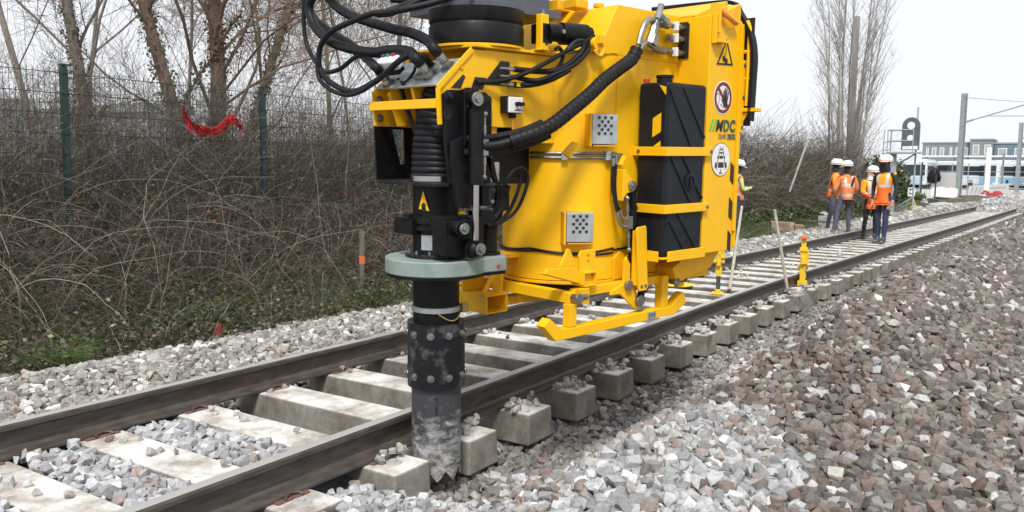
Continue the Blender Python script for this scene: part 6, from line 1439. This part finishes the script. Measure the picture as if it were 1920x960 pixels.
lw = person('lone worker beside the yellow machine, pale yellow sleeves, looking down at a phone', (14.9, 2.48, -.02), math.radians(-50), 1.76, legs=((.05, .10), (-.08, -.10)), arms={'R': ((.08, -.22, 1.12), (.36, -.10, 1.20)), 'L': ((.08, .22, 1.12), (.34, .02, 1.20))}, jacket='orange_faded', trousers='navy', skin='skin_dark', sleeves='hivis_yellow', bands=(.20, .55), look=(0, .25), lean=.05, group='lone worker')
del lw['group']
ph = MB(); ph.box((0, 0, 0), (.012, .075, .15)); o = ph.build('phone', 'ink', None, bevel=.004); 
o.location = Vector((14.9, 2.48, 0))+Matrix.Rotation(math.radians(-50), 3, 'Z')@Vector((.47, -.04, 1.25)); o.rotation_euler = (0, .9, math.radians(-50)); tag(o, 'small dark phone in the hands of the lone worker', 'phone')

# ---------------------------------------------------------------- jacks and forks
MT['jack'] = mat('chipped_yellow_paint', (.78, .50, .02), .5, col2=(.42, .26, .05), scale=25, contrast=(.55, .65), bump=.3, bscale=60)
def jack(label, loc, rz, base=True, flip=1, red=True, tall=0):
    r = thing('track_jack', label, 'jack', loc, rz, 'yellow track jacks')
    mb = MB(); mb.box((0, 0, .30), (.055, .07, .42)); mb.box((.03, 0, .42), (.05, .05, .06)); mb.box((.0, 0, .50), (.09, .10, .05)); mb.box((0, 0, .58), (.05, .06, .16)); mb.box((.04, 0, .15), (.10, .08, .06)); mb.box((-.05, 0, .36), (.05, .06, .10)); mb.box((.05*flip, 0, .30), (.05, .05, .16)); mb.build('body', 'jack', r, bevel=.006)
    mb = MB(); mb.cyl((-.05, -.05, .34), (.08*flip, -.05, .34), .028, n=12); mb.cyl((.03*flip, -.07, .27), (.03*flip, .07, .27), .026, n=14); mb.box((0, -.05, .44), (.03, .03, .12)); mb.build('mechanism', 'jack', r, bevel=.003)
    if tall: 
        mb = MB(); mb.box((.0, 0, -.02), (.06, .03, .20)); mb.box((.03, 0, -.02), (.012, .05, .20)); mb.build('rack', 'rail', r)
        mb = MB(); mb.box((-.08, 0, -.115), (.18, .14, .015)); mb.cyl((-.08, 0, -.11), (-.08, 0, -.07), .035, n=14); mb.build('foot_plate', 'jack', r, bevel=.003)
    else:
        mb = MB(); mb.box((0, 0, .045), (.10, .12, .09)); mb.build('foot_plate', 'jack', r, bevel=.004)
        mb = MB(); mb.tube(smooth_path([(.07*flip, -.03, .34), (.13*flip, -.03, .32), (.16*flip, -.03, .20), (.17*flip, -.03, .09)]), .009, 6); mb.box((.30*flip, -.03, .085), (.26, .03, .02)); mb.build('lever', 'rail', r)
    if red:
        mb = MB(); mb.box((0, 0, .66), (.14, .08, .035)); mb.build('claw', 'orange_mark', r, bevel=.004)
    return r
jack('yellow track jack with an orange worn top, standing outside the near rail', (7.35, -.93, .0), .2, red=True)
jack('yellow track jack standing inside the near rail beside the machine', (6.15, -.22, .13), .3, red=False, flip=-1, tall=1)
mb = MB(); mb.lathe([(.20, 0), (.21, .015), (.19, .03), (.05, .045), (.03, .09)], 28); o = mb.build('jack_base', 'jack'); o.location = (6.5, .46, .0); tag(o, 'round yellow jack base plate lying on the sleepers behind the skid', 'base plate')
def fork(label, top, bot, tines=True, n=7):
    r = thing('ballast_fork', label, 'fork', bot, 0, 'ballast forks')
    b = Vector(bot); t = Vector(top)-b
    mb = MB(); mb.cyl((0, 0, 0), t*.22, .019, .021, n=10); mb.cyl(t*.22, t, .021, .019, n=12); mb.ball(t, .021, 10); mb.build('handle', 'wall_handle', r)
    if tines:
        mb = MB()
        for k in range(n):
            s = (k-(n-1)/2)
            mb.tube(smooth_path([(0+s*.015, -.01, .03), (s*.042, -.05, .035), (s*.055, -.14, .02), (s*.055+.01, -.22, -.08), (s*.052+.02, -.27, -.20)]), .0045, 5)
        mb.cyl((-.14, -.10, .005), (.14, -.10, .005), .006, n=6); mb.build('tines', 'fork_steel', r)
    return r
MT['wall_handle'] = mat('worn_wooden_handle', (.42, .38, .31), .6, col2=(.30, .27, .22), scale=12)
MT['fork_steel'] = mat('worn_fork_steel', (.35, .34, .32), .45, .5)
def gp(x, y): return (x, y)
fork('ballast fork standing upright on the sleeper end, wooden handle and curved tines', (6.62, -.74, 1.02), (6.62, -.94, .04))
fork('wooden tool handle leaning behind the yellow jack beside the machine', (7.95, .10, 1.0), (6.35, -.30, .03), False)
# plastic bottle, stakes, leaning slat
MT['clear'] = mat('clear_blueish_plastic', (.50, .56, .62), .15)
mb = MB(); mb.lathe([(.028, 0), (.031, .01), (.031, .11), (.012, .15), (.012, .17)], 14); o = mb.build('water_bottle', 'clear'); o.location = (11.9, -.44, .0); tag(o, 'small clear water bottle standing on the far sleepers in front of the workers', 'bottle')
mb = MB(); mb.cyl((0, 0, 0), (0, 0, .02), .06, n=12); mb.tube([(0, 0, .0), (.02, .01, .02), (.06, .03, .05)], .05, 8); o = mb.build('plastic_bag', 'clear'); o.location = (13.3, 1.05, .08); tag(o, 'crumpled pale blue plastic bag on the ballast beyond the far rail', 'bag')
mb = MB(); mb.box((0, 0, .17), (.035, .05, .66)); st_ = mb.build('wooden_stake', 'wood', None, bevel=.003); st_.location = (3.33, 3.05, .27); tag(st_, 'thin wooden stake with an orange band standing in the brambles left of the tube', 'stake')
mb = MB(); mb.box((0, 0, .16), (.038, .053, .09)); mb.build('orange_band', 'orange_mark', st_)
mb = MB(); mb.bar((3.95, 3.1, .42), (4.05, 2.65, .02), .05, .02); o = mb.build('pale_slat', 'wood'); tag(o, 'pale wooden slat sloping down onto the ballast shoulder left of the tube', 'slat')
mb = MB(); mb.box((0, 0, 0), (.025, .03, .16)); o = mb.build('red_peg', 'dull_red'); o.location = (1.08, 2.70, -.02); o.rotation_euler = (.1, .15, 0); tag(o, 'short red peg at the edge of the ballast below the brambles', 'peg')
mb = MB(); mb.box((0, 0, 0), (.03, .04, .55)); o = mb.build('black_white_marker', 'ink'); o.location = (19.8, 2.5, .3); tag(o, 'small black and white marker stick at the foot of the hedge', 'marker')
mb = MB(); mb.box((0, 0, .02), (.034, .044, .12)); mb.build('white_band', 'white', o)
